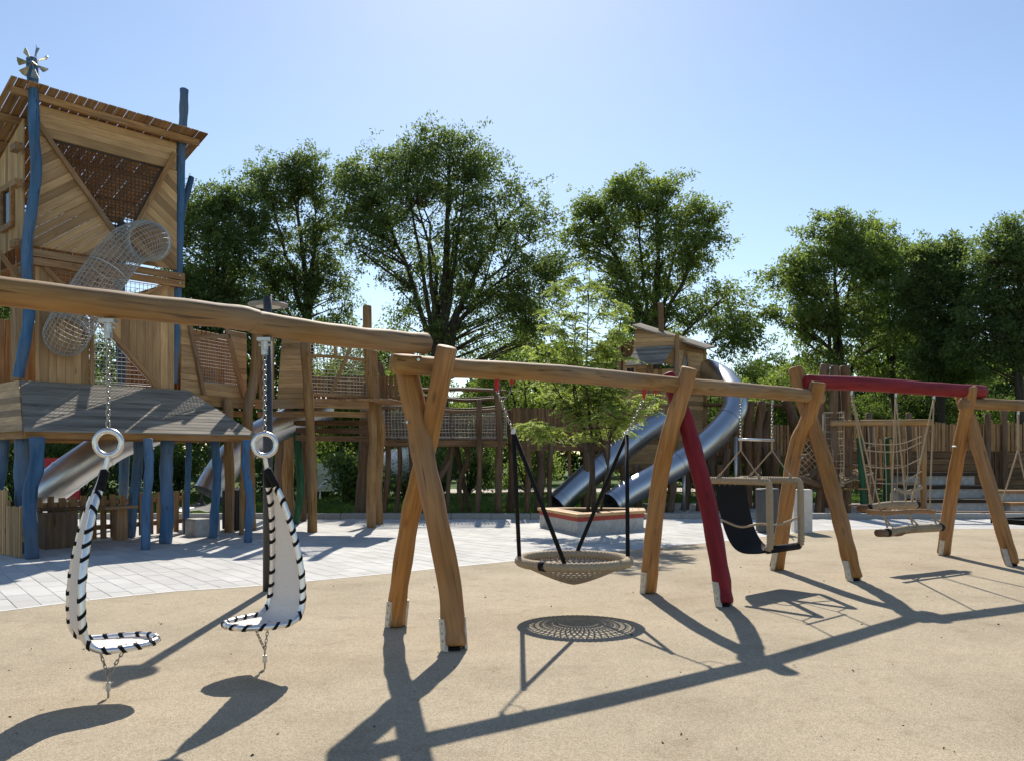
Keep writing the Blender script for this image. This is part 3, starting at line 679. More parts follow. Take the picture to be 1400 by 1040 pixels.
# back wall: low boards and open bays, right wall open to the walkway
OB = T(0, 0, -TD)
slats('wall_plank', [(.1, 5.0), (TW-.1, 5.0), (TW-.1, 5.75), (.1, 5.75)], OB, UK, ZK, d2r(90), .14, .008, .03, M['plank2'], tw)
slats('wall_plank', [(.1, 2.85), (1.25, 2.85), (1.25, 4.2), (.1, 4.2)], OB, UK, ZK, d2r(90), .14, .008, .03, M['plank2'], tw)
net('net', [(.1, 5.8), (TW-.1, 5.8), (TW-.1, 6.4), (.1, 6.4)], OB, UK, ZK, .09, .008, M['dark'], tw)
for z in (2.75, 4.85, 6.55):
    b = MB(); b.bar(T(-.05, z, -TD-.06), T(TW+.05, z, -TD-.06), .08, .14); b.build('beam', M['plank2'], tw)
    if z < 6: 
        b = MB(); b.bar(T(TW, z, .02), T(TW, z, -TD), .08, .13); b.build('beam', M['plank2'], tw)
# floors
slats('floor_plank', [(.05, .1), (TW-.05, .1), (TW-.05, TD-.1), (.05, TD-.1)], T(0, 2.78), UK, WK, 0, .14, .008, .04, M['plank2'], tw)
slats('floor_plank', [(.05, .1), (1.15, .1), (1.15, TD-.1), (.05, TD-.1)], T(0, 4.9), UK, WK, 0, .14, .008, .04, M['plank2'], tw)
# roof, falling to the back
ro = part_empty('roof', T(1.3, 7.6, -1.3), tw)
pit = d2r(17); rv = (w*math.cos(pit)-UP*math.sin(pit)); RO = T(-.36, 7.70, .36)
for k in range(4):
    dpt = (.22, .98, 1.78, 2.85)[k]; b = MB(); p = RO+rv*(dpt*KS)-UP*.085+u*.08; q_ = p+UK*3.2
    b.bar(p, q_, .08, .12); b.build('rafter', M['plank2'], ro, frameX((p+q_)/2, q_-p))
slats('roof_plank', [(0, 0), (3.36, 0), (3.36, 3.45), (0, 3.45)], RO, UK, rv*KS, d2r(90), .165, .016, .03, M['plank2'], ro, jit=.008, ends=.06)
# blue posts
def post(pix, d, r, name='post', mat=M['blue'], par=tw, n=5, seg=12, dt=None, **k):
    m = len(pix); pts = [P(x, y, d+((dt or d)-d)*i/(m-1)) for i, (x, y) in enumerate(pix)]
    return log(name, pts, r, mat, par, n=n, seg=seg, **k)
post([(25, 516), (34, 470), (40, 430), (38, 390), (37, 335), (43, 290), (50, 235), (47, 190), (46, 142), (44, 80)], 13.9*KS, .09)
post([(237, 524), (240, 450), (243, 380), (245, 330), (247, 250), (248, 200), (251, 160), (252, 122)], 15.98*KS, .085)
for s_ in (0, TW): log('post', [T(s_, 0, -TD), T(s_+.05, 2, -TD), T(s_-.04, 4.5, -TD), T(s_, 6.5, -TD)], .1, M['blue'], tw)
log('post', [P(246, 310, 17.2), P(252, 280, 17.3), P(262, 242, 17.4)], .06, M['blue'], tw)
# windmill on the post top
hub = P(45, 86, 13.78*KS); wm = part_empty('windmill', hub, tw)
b = MB(); b.tube([hub+V(0, .12, 0), hub-V(0, .05, 0)], .02, 8); b.build('axle', M['vane'], wm)
for k in range(7):
    a = 2*math.pi*k/7+.35; r1 = V(math.cos(a), 0, math.sin(a)); t1 = V(-math.sin(a), 0, math.cos(a))*.8+V(0, .55, 0)
    b = MB(); i0, o0 = hub+r1*.11, hub+r1*.26
    pts = [i0-t1*.02, o0-t1*.07, o0+r1*.015, o0+t1*.07, i0+t1*.02]; off = V(0, .004, 0)
    b.add([p-off for p in pts]+[p+off for p in pts], [(0, 1, 2, 3, 4), (9, 8, 7, 6, 5)]+[(i, i+5, (i+1) % 5+5, (i+1) % 5) for i in range(5)])
    b.tube([hub-V(0, .02, 0), i0], .005, 4); b.build('blade', M['vane'], wm)
b = MB(); b.tube([hub+V(0, .1, 0), hub+V(0, .1, .35)], .006, 5); b.build('spike', M['vane'], wm)
# net tunnel on the face
tn = part_empty('net_tunnel', T(1.2, 4.4, .5), tw)
H = lambda x, y, o: hit(x, y, T(0, 0, o), nn)
path = spline([H(205, 333, -.05), H(206, 331, .22), H(196, 329, .55), H(170, 342, .72), H(140, 380, .74), H(110, 425, .70), H(92, 455, .5), H(91, 459, .2), H(91, 458, -.05)], 9)
b = MB(); m = len(path); R_ = .36; rings = []
nr = None
for i, p in enumerate(path):
    t = (path[min(i+1, m-1)]-path[max(i-1, 0)]).normalized(); nr = (nr or u) ; nr = (nr-t*nr.dot(t)).normalized(); bi = t.cross(nr)
    rings.append([p+nr*math.cos(2*math.pi*k/26)*R_+bi*math.sin(2*math.pi*k/26)*R_ for k in range(26)])
for r_ in rings: b.tube(r_, .0065, 3, closed=True)
for k in range(26): b.tube([r_[k] for r_ in rings], .0065, 3, cap=False)
b.build('cord_mesh', M['netgrey'], tn, smooth=True)
for i in (1, 12, 34, m-2):
    b = MB(); b.tube(rings[i], .015, 6, closed=True); b.build('hoop', M['galv'], tn, smooth=True)
# skirt roof
sk = part_empty('skirt_roof', TS(1.6, 1.98, .97), tw)
A = TS(-.35, 1.99, .97); Br = TS(3.67, 1.99, .97); tl_, tr_ = T(-.12, 2.84, .05), T(2.75, 2.84, .05)
N_ = u.cross(tl_-A).normalized(); vv = N_.cross(u).normalized(); e_ = tl_-A; f_ = tr_-A
slats('skirt_plank', [(0, 0), (4.02, 0), (f_.dot(u), e_.dot(vv)), (e_.dot(u), e_.dot(vv))], A, u, vv, 0, .125, .0035, .026, M['grey'], sk, wj=.05)
def side(o, tp, off, mat):
    e_ = tp-o; N_ = w.cross(e_).normalized(); v2 = N_.cross(w).normalized(); x0, y0 = e_.dot(w), e_.dot(v2)
    slats('skirt_plank', [(0, 0), (4.6, 0), (4.6-max(0, x0*.3), y0), (x0, y0)], o+off, w, v2, 0, .14, .0012, .026, mat, sk)
side(A, tl_, -u*.012, M['plank']); side(Br, tr_, u*.012, M['grey'])
for p, q_ in ((TS(-.32, 1.93, .9), TS(3.6, 1.93, .9)), (TS(-.28, 1.93, .82), TS(-.28, 1.93, -3.5)), (TS(3.56, 1.93, .82), TS(3.56, 1.93, -3.5)), (TS(-.2, 1.93, -.6), TS(3.5, 1.93, -.6)), (TS(-.2, 1.93, -3.4), TS(3.5, 1.93, -3.4))):
    b = MB(); b.bar(p, q_, .07, .11); b.build('eave_beam', M['log'], sk, frameX((p+q_)/2, q_-p))
for k in range(7):
    b = MB(); p, q_ = TS(.55*k, 1.97, .8), T(.1+.42*k, 2.72, .05); b.bar(p, q_, .05, .08); b.build('rafter', M['plank2'], sk, frameX((p+q_)/2, q_-p))
# blue legs
def bleg(pix, r):
    d = G(*pix[-1]).y; pix = pix[:-1]+[(pix[-1][0], pix[-1][1])]
    pts = [P(x, y, d) for x, y in pix]; pts[-1].z = .0; pts[0].z = 1.9
    log('post', pts, r, M['blue'], tw, n=6, seg=12, wob=.05)
bleg([(51, 601), (50, 640), (42, 668), (41, 710), (44, 763)], .103)
bleg([(31, 600), (30, 660), (32, 700), (34, 755)], .115)
bleg([(6, 598), (2, 640), (-6, 690), (-10, 745)], .09)
bleg([(202, 602), (204, 640), (200, 690), (199, 751)], .075)
bleg([(337, 602), (336, 640), (342, 685), (339, 741)], .075)
bleg([(229, 602), (227, 650), (229, 700), (226, 742)], .12)
bleg([(190, 602), (187, 650), (181, 690), (178, 734)], .10)
bleg([(258, 602), (257, 650), (255, 690), (255, 728)], .06)
bleg([(293, 602), (297, 645), (294, 690), (291, 735)], .085)
# ------------------------------------------------------------------ under the skirt roof
def fence(name, label, p0, p1, z0, z1, sp, wd, th, mat, rails, cat='fence', jz=.02, posts=0, group=None, picket='picket'):
    t = thing(name, (p0+p1)/2, label, cat, group); L = (p1-p0).length; d = (p1-p0).normalized(); nrm = V(-d.y, d.x, 0); n = max(1, int(L/sp))
    for k in range(n):
        c = p0+d*(L*(k+.5)/n); lean = random.uniform(-.012, .012); h = z1+random.uniform(-jz, jz)
        b = MB(); b.box(V(c.x, c.y, c.z+(z0+h)/2), d*wd/2*random.uniform(.88, 1.06), nrm*th/2, UP*(h-z0)/2+d*lean)
        b.build(picket, mat, t, frameX(V(c.x, c.y, c.z+(z0+h)/2), UP, nrm))
    for z in rails:
        b = MB(); b.bar(p0+UP*z+nrm*(th*.5+.022), p1+UP*z+nrm*(th*.5+.022), .04, .09); b.build('rail', mat, t, frameX((p0+p1)/2+UP*z, d))
    return t
fence('picket_fence', 'low brown picket fence between the blue posts under the skirt roof', G(46, 747), G(258, 727), .03, .86, .205, .12, .03, M['plank2'], (.25, .72))
fence('stick_fence', 'short fence of upright sticks at the left-hand blue posts', G(-40, 753), G(9, 759), .02, 1.05, .058, .045, .04, M['plank'], (.3, .85), jz=.012)
fence('stick_fence', 'lower step of the stick fence touching the big blue corner post', G(10, 759), G(29, 763), .02, .80, .058, .045, .04, M['plank'], (.3, .7), jz=.012)
ct = thing('play_counter', G(105, 746), 'dark timber play counter with shelf board under the skirt roof', 'counter')
b = MB(); p, q_ = P(50, 696, 14.9), P(128, 694, 15.6); b.bar(p, q_, .34, .05); b.build('shelf', M['dark'], ct, frameX((p+q_)/2, q_-p))
b = MB(); p, q_ = P(140, 694, 15.7), P(185, 692, 16.1); b.bar(p, q_, .3, .05); b.build('shelf', M['plank2'], ct, frameX((p+q_)/2, q_-p))
g = G(79, 748); g2 = G(164, 738)
b = MB(); b.box(Z(g, .305), u*.26, w*.2, UP*.305); b.build('base_block', M['dark'], ct, frameX(Z(g, .3), UP))
b = MB(); b.box(Z(g2, .3), u*.1, w*.1, UP*.3); b.build('leg', M['plank2'], ct, frameX(Z(g2, .3), UP))
st = G(277, 731); b = MB()
for k, (z, s_) in enumerate(((0, 1), (.30, 1.0), (.34, .93))): b.v += [Z(st, z)+u*.26*s_*a+w*.22*s_*c for a, c in ((-1, -1), (1, -1), (1, 1), (-1, 1))]
b.f = [(8, 9, 10, 11)]+[(i+4*r, (i+1) % 4+4*r, (i+1) % 4+4*r+4, i+4*r+4) for r in (0, 1) for i in range(4)]
b.build('stone_block', M['conc'], label='grey concrete seat block between the blue posts', category='block') if False else tag(b.build('stone_block', M['conc']), 'grey concrete seat block between the blue posts', 'block')

# ------------------------------------------------------------------ slides
def slide(label, pts, r, chute=None, seams=(), posts=()):
    t = thing('tube_slide', Z(Vector(pts[-1]), 0), label, 'slide', 'steel tube slides')
    pp = spline(pts, 10); b = MB(); b.tube(pp, r, 28, cap=False); b.tube([p for p in pp], r*.965, 28, cap=False)
    b.build('tube', M['steel'], t, smooth=True)
    for i in seams:
        k = int(i*(len(pp)-2)); d = (pp[k+1]-pp[k]).normalized(); b = MB(); b.tube([pp[k]-d*.018, pp[k]+d*.018], r*1.035, 28, cap=False); b.build('seam_flange', M['steel'], t, smooth=True)
    if chute:
        e = pp[-1]; d = (pp[-1]-pp[-2]).normalized(); side = d.cross(UP).normalized(); b = MB(); v = []; cen = [e-d*.05, e+d*.1, Vector(chute[0]), Vector(chute[1])]
        for i, c in enumerate(cen):
            sc_ = (1, .98, .9, .85)[i]
            for k in range(15):
                a = math.pi*(-.5+k/14)*(1.05, .9, .75, .7)[i]; v.append(c+side*math.sin(a)*r*sc_*(.97)+UP*(-math.cos(a)*r*sc_*(1, .95, .55, .5)[i]))
        b.add(v, [(i*15+k, i*15+k+1, i*15+k+16, i*15+k+15) for i in range(3) for k in range(14)]); b.build('chute', M['steel'], t, smooth=True)
    for p, zt in posts:
        b = MB(); b.tube([Z(p, 0), Z(p, zt)], .05, 12); b.build('support', M['galv'], t, smooth=True)
    return t
slide('steel tube slide running down behind the picket fence', [P(262, 560, 18.6), P(205, 588, 18.2), P(160, 604, 17.6), P(110, 636, 17.2), P(72, 664, 17.0), P(40, 688, 16.9)], .36,
      chute=(P(0, 706, 16.7), P(-40, 712, 16.6)), seams=(.05, .5, .72))
slide('steel tube slide curving out under the plank walkway to an open chute', [P(445, 560, 20.6), P(405, 573, 20.0), P(362, 592, 19.6), P(325, 618, 19.3), P(301, 648, 19.1), P(286, 674, 18.9)], .35,
      chute=(P(272, 686, 18.7), P(248, 690, 18.5)), seams=(.1, .5, .85), posts=((P(334, 700, 19.6), 1.4),))

# ------------------------------------------------------------------ plank walkway
wk = thing('plank_walkway', Z(P(420, 700, 18.6), 0), 'raised plank-walled walkway on crooked brown posts beside the tower', 'walkway')
WA = Z(T(TW, 0, .0), 0); WB = V(-5.86, 18.55, 0); ua = (WB-WA).normalized(); la_ = (WB-WA).length
slats('wall_plank', [(.05, 2.85), (la_, 2.85), (la_, 3.12), (.05, 3.12)], WA, ua, UP, 0, .135, .0012, .03, M['plank'], wk)
slats('wall_plank', [(.05, 3.12), (.55, 3.12), (.25, 4.3), (.05, 4.3)], WA, ua, UP, 0, .135, .0012, .03, M['plank'], wk)
slats('wall_plank', [(1.75, 3.12), (la_, 3.12), (la_, 4.3), (1.35, 4.3)], WA, ua, UP, 0, .135, .0012, .03, M['plank'], wk)
net('net', [(.55, 3.12), (1.75, 3.12), (1.45, 4.05), (.35, 4.05)], WA, ua, UP, .07, .008, M['cord'], wk)
na = V(ua.y, -ua.x, 0)
slats('wall_plank', [(.2, 2.9), (2.2, 2.9), (2.2, 4.25), (.2, 4.25)], WA-na*.42, ua, UP, d2r(90), .13, .028, .03, M['log'], wk)
for a, c in (((.2, 4.35), (.62, 2.86)), ((1.3, 4.35), (1.85, 2.86)), ((.3, 4.0), (1.4, 4.15))):
    p, q_ = WA+ua*a[0]+UP*a[1]+na*.05, WA+ua*c[0]+UP*c[1]+na*.05; b = MB(); b.bar(p, q_, .09, .06, up=na); b.build('brace', M['plank2'], wk, frameX((p+q_)/2, q_-p))
WC, WD = P(350, 700, 18.5), P(419, 700, 18.3); WC.z = WD.z = 0; ub = (WD-WC).normalized(); lb = (WD-WC).length
slats('wall_plank', [(.05, 2.85), (.42, 2.85), (.42, 4.3), (.05, 4.3)], WC, ub, UP, d2r(90), .12, .02, .03, M['plank2'], wk)
slats('wall_plank', [(.5, 2.85), (lb-.02, 2.85), (lb-.08, 4.3), (.62, 4.3)], WC, ub, UP, 0, .12, .0012, .03, M['plank'], wk)
WE, WF = P(424, 700, 18.1), P(503, 700, 18.75); WE.z = WF.z = 0; uc = (WF-WE).normalized(); lc = (WF-WE).length
net('net', [(0, 2.9), (lc, 2.9), (lc, 4.25), (0, 4.25)], WE, uc, UP, .075, .0075, M['cord'], wk)
nc_ = V(uc.y, -uc.x, 0)
for a, c in (((0, 3.75), (lc, 3.72)), ((.42, 2.9), (1.0, 4.2)), ((0, 4.3), (lc, 4.3)), ((.55, 3.75), (.52, 4.3)), ((0, 2.92), (lc, 2.92))):
    p, q_ = WE+uc*a[0]+UP*a[1]+nc_*.04, WE+uc*c[0]+UP*c[1]+nc_*.04; log('brace', [p, (p+q_)/2+UP*.015, q_], .035, M['log2'], wk)
for p, q_ in ((WA+na*.03, WB+na*.03), (WC, WD), (WE, WF)):
    for z, hh in ((2.74, .2), (2.52, .12)):
        b = MB(); nq = V((q_-p).y, -(q_-p).x, 0).normalized(); b.bar(p+UP*z+nq*(.02 if z > 2.6 else -.12), q_+UP*z+nq*(.02 if z > 2.6 else -.12), .09, hh); b.build('deck_beam', M['log2'], wk, frameX((p+q_)/2+UP*z, q_-p))
slats('deck_plank', [(0, .1), (la_, .1), (la_, 1.5), (0, 1.5)], WA+UP*2.82, ua, -na, d2r(90), .14, .01, .04, M['plank2'], wk)
slats('deck_plank', [(0, .1), (3.0, .1), (3.0, 1.9), (0, 1.9)], WC+UP*2.82, ub, V(-ub.y, ub.x, 0), d2r(90), .14, .01, .04, M['plank2'], wk)
# inner wall on the far side, seen through the nets
slats('wall_plank', [(.1, 2.85), (la_, 2.85), (la_, 4.35), (.1, 4.35)], WA-na*1.5, ua, UP, d2r(90), .12, .02, .03, M['plank2'], wk)
slats('wall_plank', [(0, 2.85), (2.9, 2.85), (2.9, 3.5), (0, 3.5)], WC+V(-ub.y, ub.x, 0)*1.9, ub, UP, d2r(90), .12, .025, .03, M['darkplank'], wk)
for k in range(3):
    p, q_ = P(405, 578+10*k, 19.6-.25*k), P(503, 578+11*k, 19.6-.25*k); b = MB(); b.bar(p, q_, .1, .12); b.build('deck_beam', M['dark'], wk, frameX((p+q_)/2, q_-p))
def gpost(par, foot, pix, r, mat, name='post', dt=0.0, wob=.06):
    d = G(*foot).y; pts = [Z(G(*foot), -.02)]+[P(x, y, d+dt*(i+1)/len(pix)) for i, (x, y) in enumerate(pix)]; return log(name, pts, r, mat, par, n=5, seg=11, wob=wob)
for foot, pix, r, mm in (((427, 727), [(427, 660), (425, 600), (421, 530), (417, 468)], .1, 'log2'), ((508, 721), [(507, 660), (510, 600), (507, 540), (503, 480), (502, 418)], .098, 'log2'),
                         ((518, 716), [(517, 650), (521, 590), (514, 540), (510, 480)], .1, 'log2'), ((343, 724), [(340, 620), (339, 560), (349, 510), (352, 448)], .115, 'log2'),
                         ((313, 727), [(314, 660), (312, 600), (312, 545)], .1, 'log2'), ((330, 731), [(331, 660), (333, 600)], .05, 'log2'),
                         ((396, 709), [(393, 650), (396, 600), (392, 552)], .14, 'log2'), ((412, 712), [(414, 650), (416, 600), (414, 555)], .12, 'dark'), ((380, 707), [(382, 640), (386, 560)], .13, 'dark'),
                         ((492, 704), [(497, 650), (499, 600), (500, 560)], .16, 'dark')):
    gpost(wk, foot, pix, r, M[mm])
gpost(wk, (404, 716), [(411, 670), (408, 620), (405, 580), (403, 545)], .09, M['green'])

# ------------------------------------------------------------------ rope bridge
rb = thing('rope_bridge', V(-2, 23, 0), 'net-sided timber bridge on thin crooked dark posts behind the crossed posts', 'bridge')
A_, B_ = P(522, 600, 22.6), P(692, 600, 23.0); A_.z = B_.z = 0; ue = (B_-A_).normalized(); le = (B_-A_).length; ne = V(-ue.y, ue.x, 0)
slats('deck_plank', [(0, 0), (le, 0), (le, 1.3), (0, 1.3)], A_+UP*2.04, ue, ne, d2r(90), .15, .015, .04, M['darkplank'], rb)
for off in (0.0, 1.3):
    net('net', [(0, 2.1), (le, 2.1), (le, 2.86), (le*.5, 2.8), (0, 3.0)], A_+ne*off, ue, UP, .09, .010, M['cord'], rb, sag=.05)
    for zs in ((3.5, 3.38, 3.4, 3.36), (3.16, 3.2, 3.1, 3.18), (2.9, 2.86, 2.8, 2.88)):
        log('handrail', [A_+ne*off+ue*(le*k/3)+UP*(z+.1*off) for k, z in enumerate(zs)], .045, M['darkplank'], rb)
    b = MB(); b.bar(A_+ne*off+UP*1.94, B_+ne*off+UP*1.94, .1, .16); b.build('deck_beam', M['darkplank'], rb, frameX(A_*.5+B_*.5, ue))
slats('side_plank', [(0, 2.1), (le*.95, 2.1), (le*.95, 2.75), (0, 2.75)], A_+ne*1.36, ue, UP, d2r(90), .13, .035, .03, M['darkplank'], rb)
for foot, pix, r in (((525, 704), [(530, 650), (531, 600), (529, 545), (519, 495)], .075), ((541, 704), [(547, 640), (545, 598)], .06), ((611, 703), [(614, 650), (619, 600), (617, 560)], .06), ((642, 699), [(632, 650), (622, 600)], .07),
                     ((632, 700), [(628, 660), (640, 630), (636, 605)], .07), ((652, 704), [(656, 640), (655, 600), (655, 546)], .075), ((681, 703), [(682, 640), (683, 580), (679, 525)], .1),
                     ((597, 702), [(599, 655), (612, 625), (618, 604)], .06), ((584, 703), [(598, 660), (617, 628)], .07), ((697, 701), [(700, 640), (698, 560)], .1), ((560, 703), [(563, 650), (560, 600)], .06)):
    gpost(rb, foot, pix, r, M['dark'])
# closed deck between bridge and house
dk = thing('link_deck', V(2, 24, 0), 'dark board-sided deck linking the net bridge to the crooked house', 'deck')
A_, B_ = P(698, 600, 23.4), P(850, 600, 25.2); A_.z = B_.z = 0; uf = (B_-A_).normalized(); lf = (B_-A_).length; nf = V(-uf.y, uf.x, 0)
slats('side_plank', [(0, 2.0), (lf, 2.0), (lf, 2.95), (0, 2.95)], A_, uf, UP, d2r(90), .14, .02, .03, M['darkplank'], dk)
slats('deck_plank', [(0, .05), (lf, .05), (lf, 1.6), (0, 1.6)], A_+UP*1.95, uf, nf, d2r(90), .15, .015, .04, M['darkplank'], dk)
b = MB(); b.bar(A_+UP*1.85-nf*.02, B_+UP*1.85-nf*.02, .1, .2); b.build('deck_beam', M['darkplank'], dk, frameX(A_, uf))
for foot, pix, r, mm in (((720, 703), [(722, 650), (722, 600)], .09, 'dark'), ((735, 700), [(740, 650), (738, 600)], .12, 'dark'), ((752, 700), [(751, 650), (754, 605)], .07, 'dark'), ((733, 699), [(741, 640), (744, 560)], .08, 'green'),
                         ((779, 698), [(779, 650), (778, 610)], .05, 'log'), ((800, 699), [(803, 650), (801, 600)], .11, 'dark'), ((828, 698), [(830, 640), (828, 590)], .12, 'dark')):
    gpost(dk, foot, pix, r, M[mm])

# ------------------------------------------------------------------ crooked house
hs = thing('play_house', V(4.6, 26.8, 0), 'crooked wooden play house with grey sloping roofs on dark stilts', 'play house')
def XY(x, d): return V((x-700)/F*d, d, 0)
HA, HB, HC = XY(846, 27.3), XY(926, 26.4), XY(963, 27.5)
uh = (HB-HA).normalized(); lh = (HB-HA).length; nh = V(uh.y, -uh.x, 0); ur = (HC-HB).normalized(); lr = (HC-HB).length; nr_ = V(ur.y, -ur.x, 0)
zp = lambda y, d: CH+(HZ-y)/F*d
slats('wall_plank', [(0, 1.2), (lh, 1.2), (lh, 2.12), (0, 2.12)], HA, uh, UP, d2r(1), .15, .002, .03, M['plank'], hs)
slats('wall_plank', [(.04, 2.22), (.98, 2.22), (1.05, 3.2), (.06, 3.2)], HA, uh, UP, d2r(93), .13, .003, .03, M['plank'], hs)
slats('wall_plank', [(1.06, 2.22), (lh, 2.22), (lh, 4.35), (1.16, 4.35)], HA, uh, UP, d2r(87), .15, .003, .03, M['plank'], hs)
slats('wall_plank', [(.1, 3.26), (1.1, 3.26), (1.15, 4.7), (.16, 4.7)], HA, uh, UP, d2r(2), .14, .003, .03, M['plank'], hs)
slats('wall_plank', [(.45, 4.75), (lh, 4.4), (lh, 5.35), (.55, 5.72)], HA-nh*.05, uh, UP, d2r(-2), .13, .002, .03, M['plank'], hs)
slats('wall_plank', [(0, 4.72), (.44, 4.72), (.44, 5.35), (0, 5.3)], HA-nh*.3, uh, UP, d2r(90), .14, .014, .03, M['darkplank'], hs)
slats('wall_plank', [(.02, 1.2), (lr, 1.2), (lr, 5.05), (.02, 5.35)], HB, ur, UP, 0, .15, .002, .03, M['plank'], hs)
HD = HA-nh*1.8; HE = HC-nh*1.2
slats('wall_plank', [(0, 1.2), (1.75, 1.2), (1.75, 5.1), (0, 5.3)], HA, (HD-HA).normalized(), UP, 0, .18, .012, .03, M['darkplank'], hs)
for p, z0, z1, lean in ((HA, 1.1, 5.3, .05), (HB, 1.1, 5.4, -.04), (HC, 1.1, 5.1, .03), (HA+uh*1.03+nh*.04, 2.2, 4.5, .1)):
    log('corner_post', [p+UP*z0+nh*.02, p+UP*(z0+z1)/2+uh*lean+nh*.02, p+UP*z1+nh*.02], .075, M['log2'], hs)
for z in (2.17, 1.12, 3.23):
    b = MB(); p, q_ = HA+UP*z+nh*.045, HB+UP*z+nh*.045; b.bar(p, q_, .06, .12); b.build('beam', M['plank2'], hs, frameX((p+q_)/2, uh))
def hwin(c, a, n_, wd, hg):
    b = MB()
    for s in (-1, 1): b.box(c+a*s*wd/2, a*.03, n_*.03, UP*(hg/2+.03)); b.box(c+UP*s*hg/2, a*(wd/2-.03), n_*.028, UP*.03)
    f = b.build('window_frame', M['plank'], hs)
    for sx in (-.25, .25):
        for sz in (-.25, .25):
            b = MB(); b.box(c+a*sx*wd+UP*sz*hg, a*(wd/4-.02), n_*.02, UP*(hg/4-.02)); b.build('pane', M['glass'], f)
hwin(HA+uh*.45+nh*.04+UP*2.95, uh, nh, .3, .34); hwin(HA+uh*.42+nh*.04+UP*4.28, uh, nh, .3, .34); hwin(HA+uh*1.55+nh*.04+UP*3.9, uh, nh, .26, .36)
b = MB(); cw = HB+ur*.42+nr_*.03+UP*4.45; ol = [cw+ur*(math.sin(a)*.16*(1-.35*max(0, math.cos(a))))+UP*(math.cos(a)*.42) for a in np.linspace(0, 2*math.pi, 14, endpoint=False)]
b.tube(ol, .035, 6, closed=True); f_ = b.build('window_frame', M['plank'], hs, smooth=True)
b = MB(); b.add([p for p in ol], [tuple(range(14))]); b.build('pane', M['glass'], f_)
rf = part_empty('roof', HB+UP*5.4, hs)
r0, r1 = P(864, 445, 26.85), P(966, 477, 26.25); ru = (r1-r0).normalized(); rb_ = (-nh+UP*.10).normalized(); rn = ru.cross(rb_).normalized(); rb_ = rn.cross(ru)
slats('roof_board', [(0, 0), ((r1-r0).length, 0), ((r1-r0).length+.1, 2.1), (-.1, 2.1)], r0, ru, rb_, 0, .16, .004, .05, M['grey'], rf)
a_, c_ = P(870, 476, 26.9), P(923, 473, 26.5); aw = (c_-a_).normalized(); dv = (P(855, 500, 26.1)-a_); dn = aw.cross(dv).normalized(); dv2 = dn.cross(aw); e0_, e1_ = dv.dot(aw), dv.dot(dv2)
slats('awning_board', [(0, 0), ((c_-a_).length, 0), ((c_-a_).length-.25, e1_), (e0_, e1_)], a_, aw, dv2, 0, .14, .004, .04, M['grey'], rf)
log('chimney_pole', [P(904, 480, 27.6), P(904, 450, 27.6), P(903, 414, 27.6)], .09, M['darkplank'], rf)
for foot, x in (((850, 697), 852), ((872, 698), 870), ((893, 697), 894), ((915, 699), 917), ((936, 696), 938), ((957, 697), 955), ((985, 697), 983)):
    gpost(hs, foot, [(x+2, 665), (x, 635)], .12, M['dark'])
slide('steel tube slide spiralling from the crooked house down past the red post', [P(950, 503, 28.3), P(968, 507, 27.5), P(987, 517, 26.6), P(1003, 538, 25.6), P(1003, 562, 25.1), P(982, 590, 24.7), P(945, 622, 24.3), P(900, 650, 23.9), P(862, 672, 23.5), P(836, 690, 23.2)], .37,
      seams=(.22, .36, .5, .72, .99), posts=((P(935, 690, 24.3), 1.25), (P(1006, 650, 25.3), 2.2)))
slide('steel tube slide behind the young planter tree', [P(905, 575, 25.9), P(870, 598, 25.4), P(835, 626, 24.9), P(800, 655, 24.4), P(762, 690, 24.0)], .37, seams=(.3, .65, .99), posts=((P(813, 690, 24.5), 1.2),))

# ------------------------------------------------------------------ boardwalk behind the cradle swing
bw = thing('boardwalk', V(7.5, 27, 0), 'raised boardwalk with upright board railing and forked trunks beyond the cradle swing', 'boardwalk')
A_, B_ = XY(962, 27.2), XY(1092, 27.6); ug = (B_-A_).normalized(); lg = (B_-A_).length; ng = V(-ug.y, ug.x, 0)
slats('railing_board', [(0, 1.62), (lg, 1.62), (lg, 2.62), (0, 2.62)], A_, ug, UP, d2r(90), .115, .03, .03, M['plank2'], bw)
slats('railing_board', [(0, 1.62), (lg, 1.62), (lg, 2.5), (0, 2.5)], A_+ng*1.8, ug, UP, d2r(90), .13, .04, .03, M['darkplank'], bw)
slats('deck_plank', [(0, 0.05), (lg, .05), (lg, 1.7), (0, 1.7)], A_+UP*1.5, ug, ng, d2r(90), .15, .015, .04, M['darkplank'], bw)
b = MB(); b.bar(A_+UP*1.5-ng*.05, B_+UP*1.5-ng*.05, .09, .2); b.build('deck_beam', M['darkplank'], bw, frameX(A_, ug))
log('top_rail', [A_+UP*3.25, (A_+B_)/2+UP*3.3, B_+UP*3.2], .06, M['darkplank'], bw)
for foot, pix, r in (((972, 693), [(974, 650), (972, 610)], .13), ((995, 694), [(992, 650), (995, 612)], .1), ((1022, 693), [(1024, 640), (1022, 590), (1027, 548)], .14), ((1036, 693), [(1034, 640), (1036, 590), (1042, 548)], .13),
                     ((1047, 692), [(1050, 640), (1044, 600), (1052, 560)], .11), ((1063, 693), [(1060, 650), (1062, 615)], .14), ((1085, 693), [(1090, 640), (1086, 580), (1074, 546)], .15), ((1012, 693), [(1010, 640), (1005, 560)], .1)):
    gpost(bw, foot, pix, r, M['dark'])

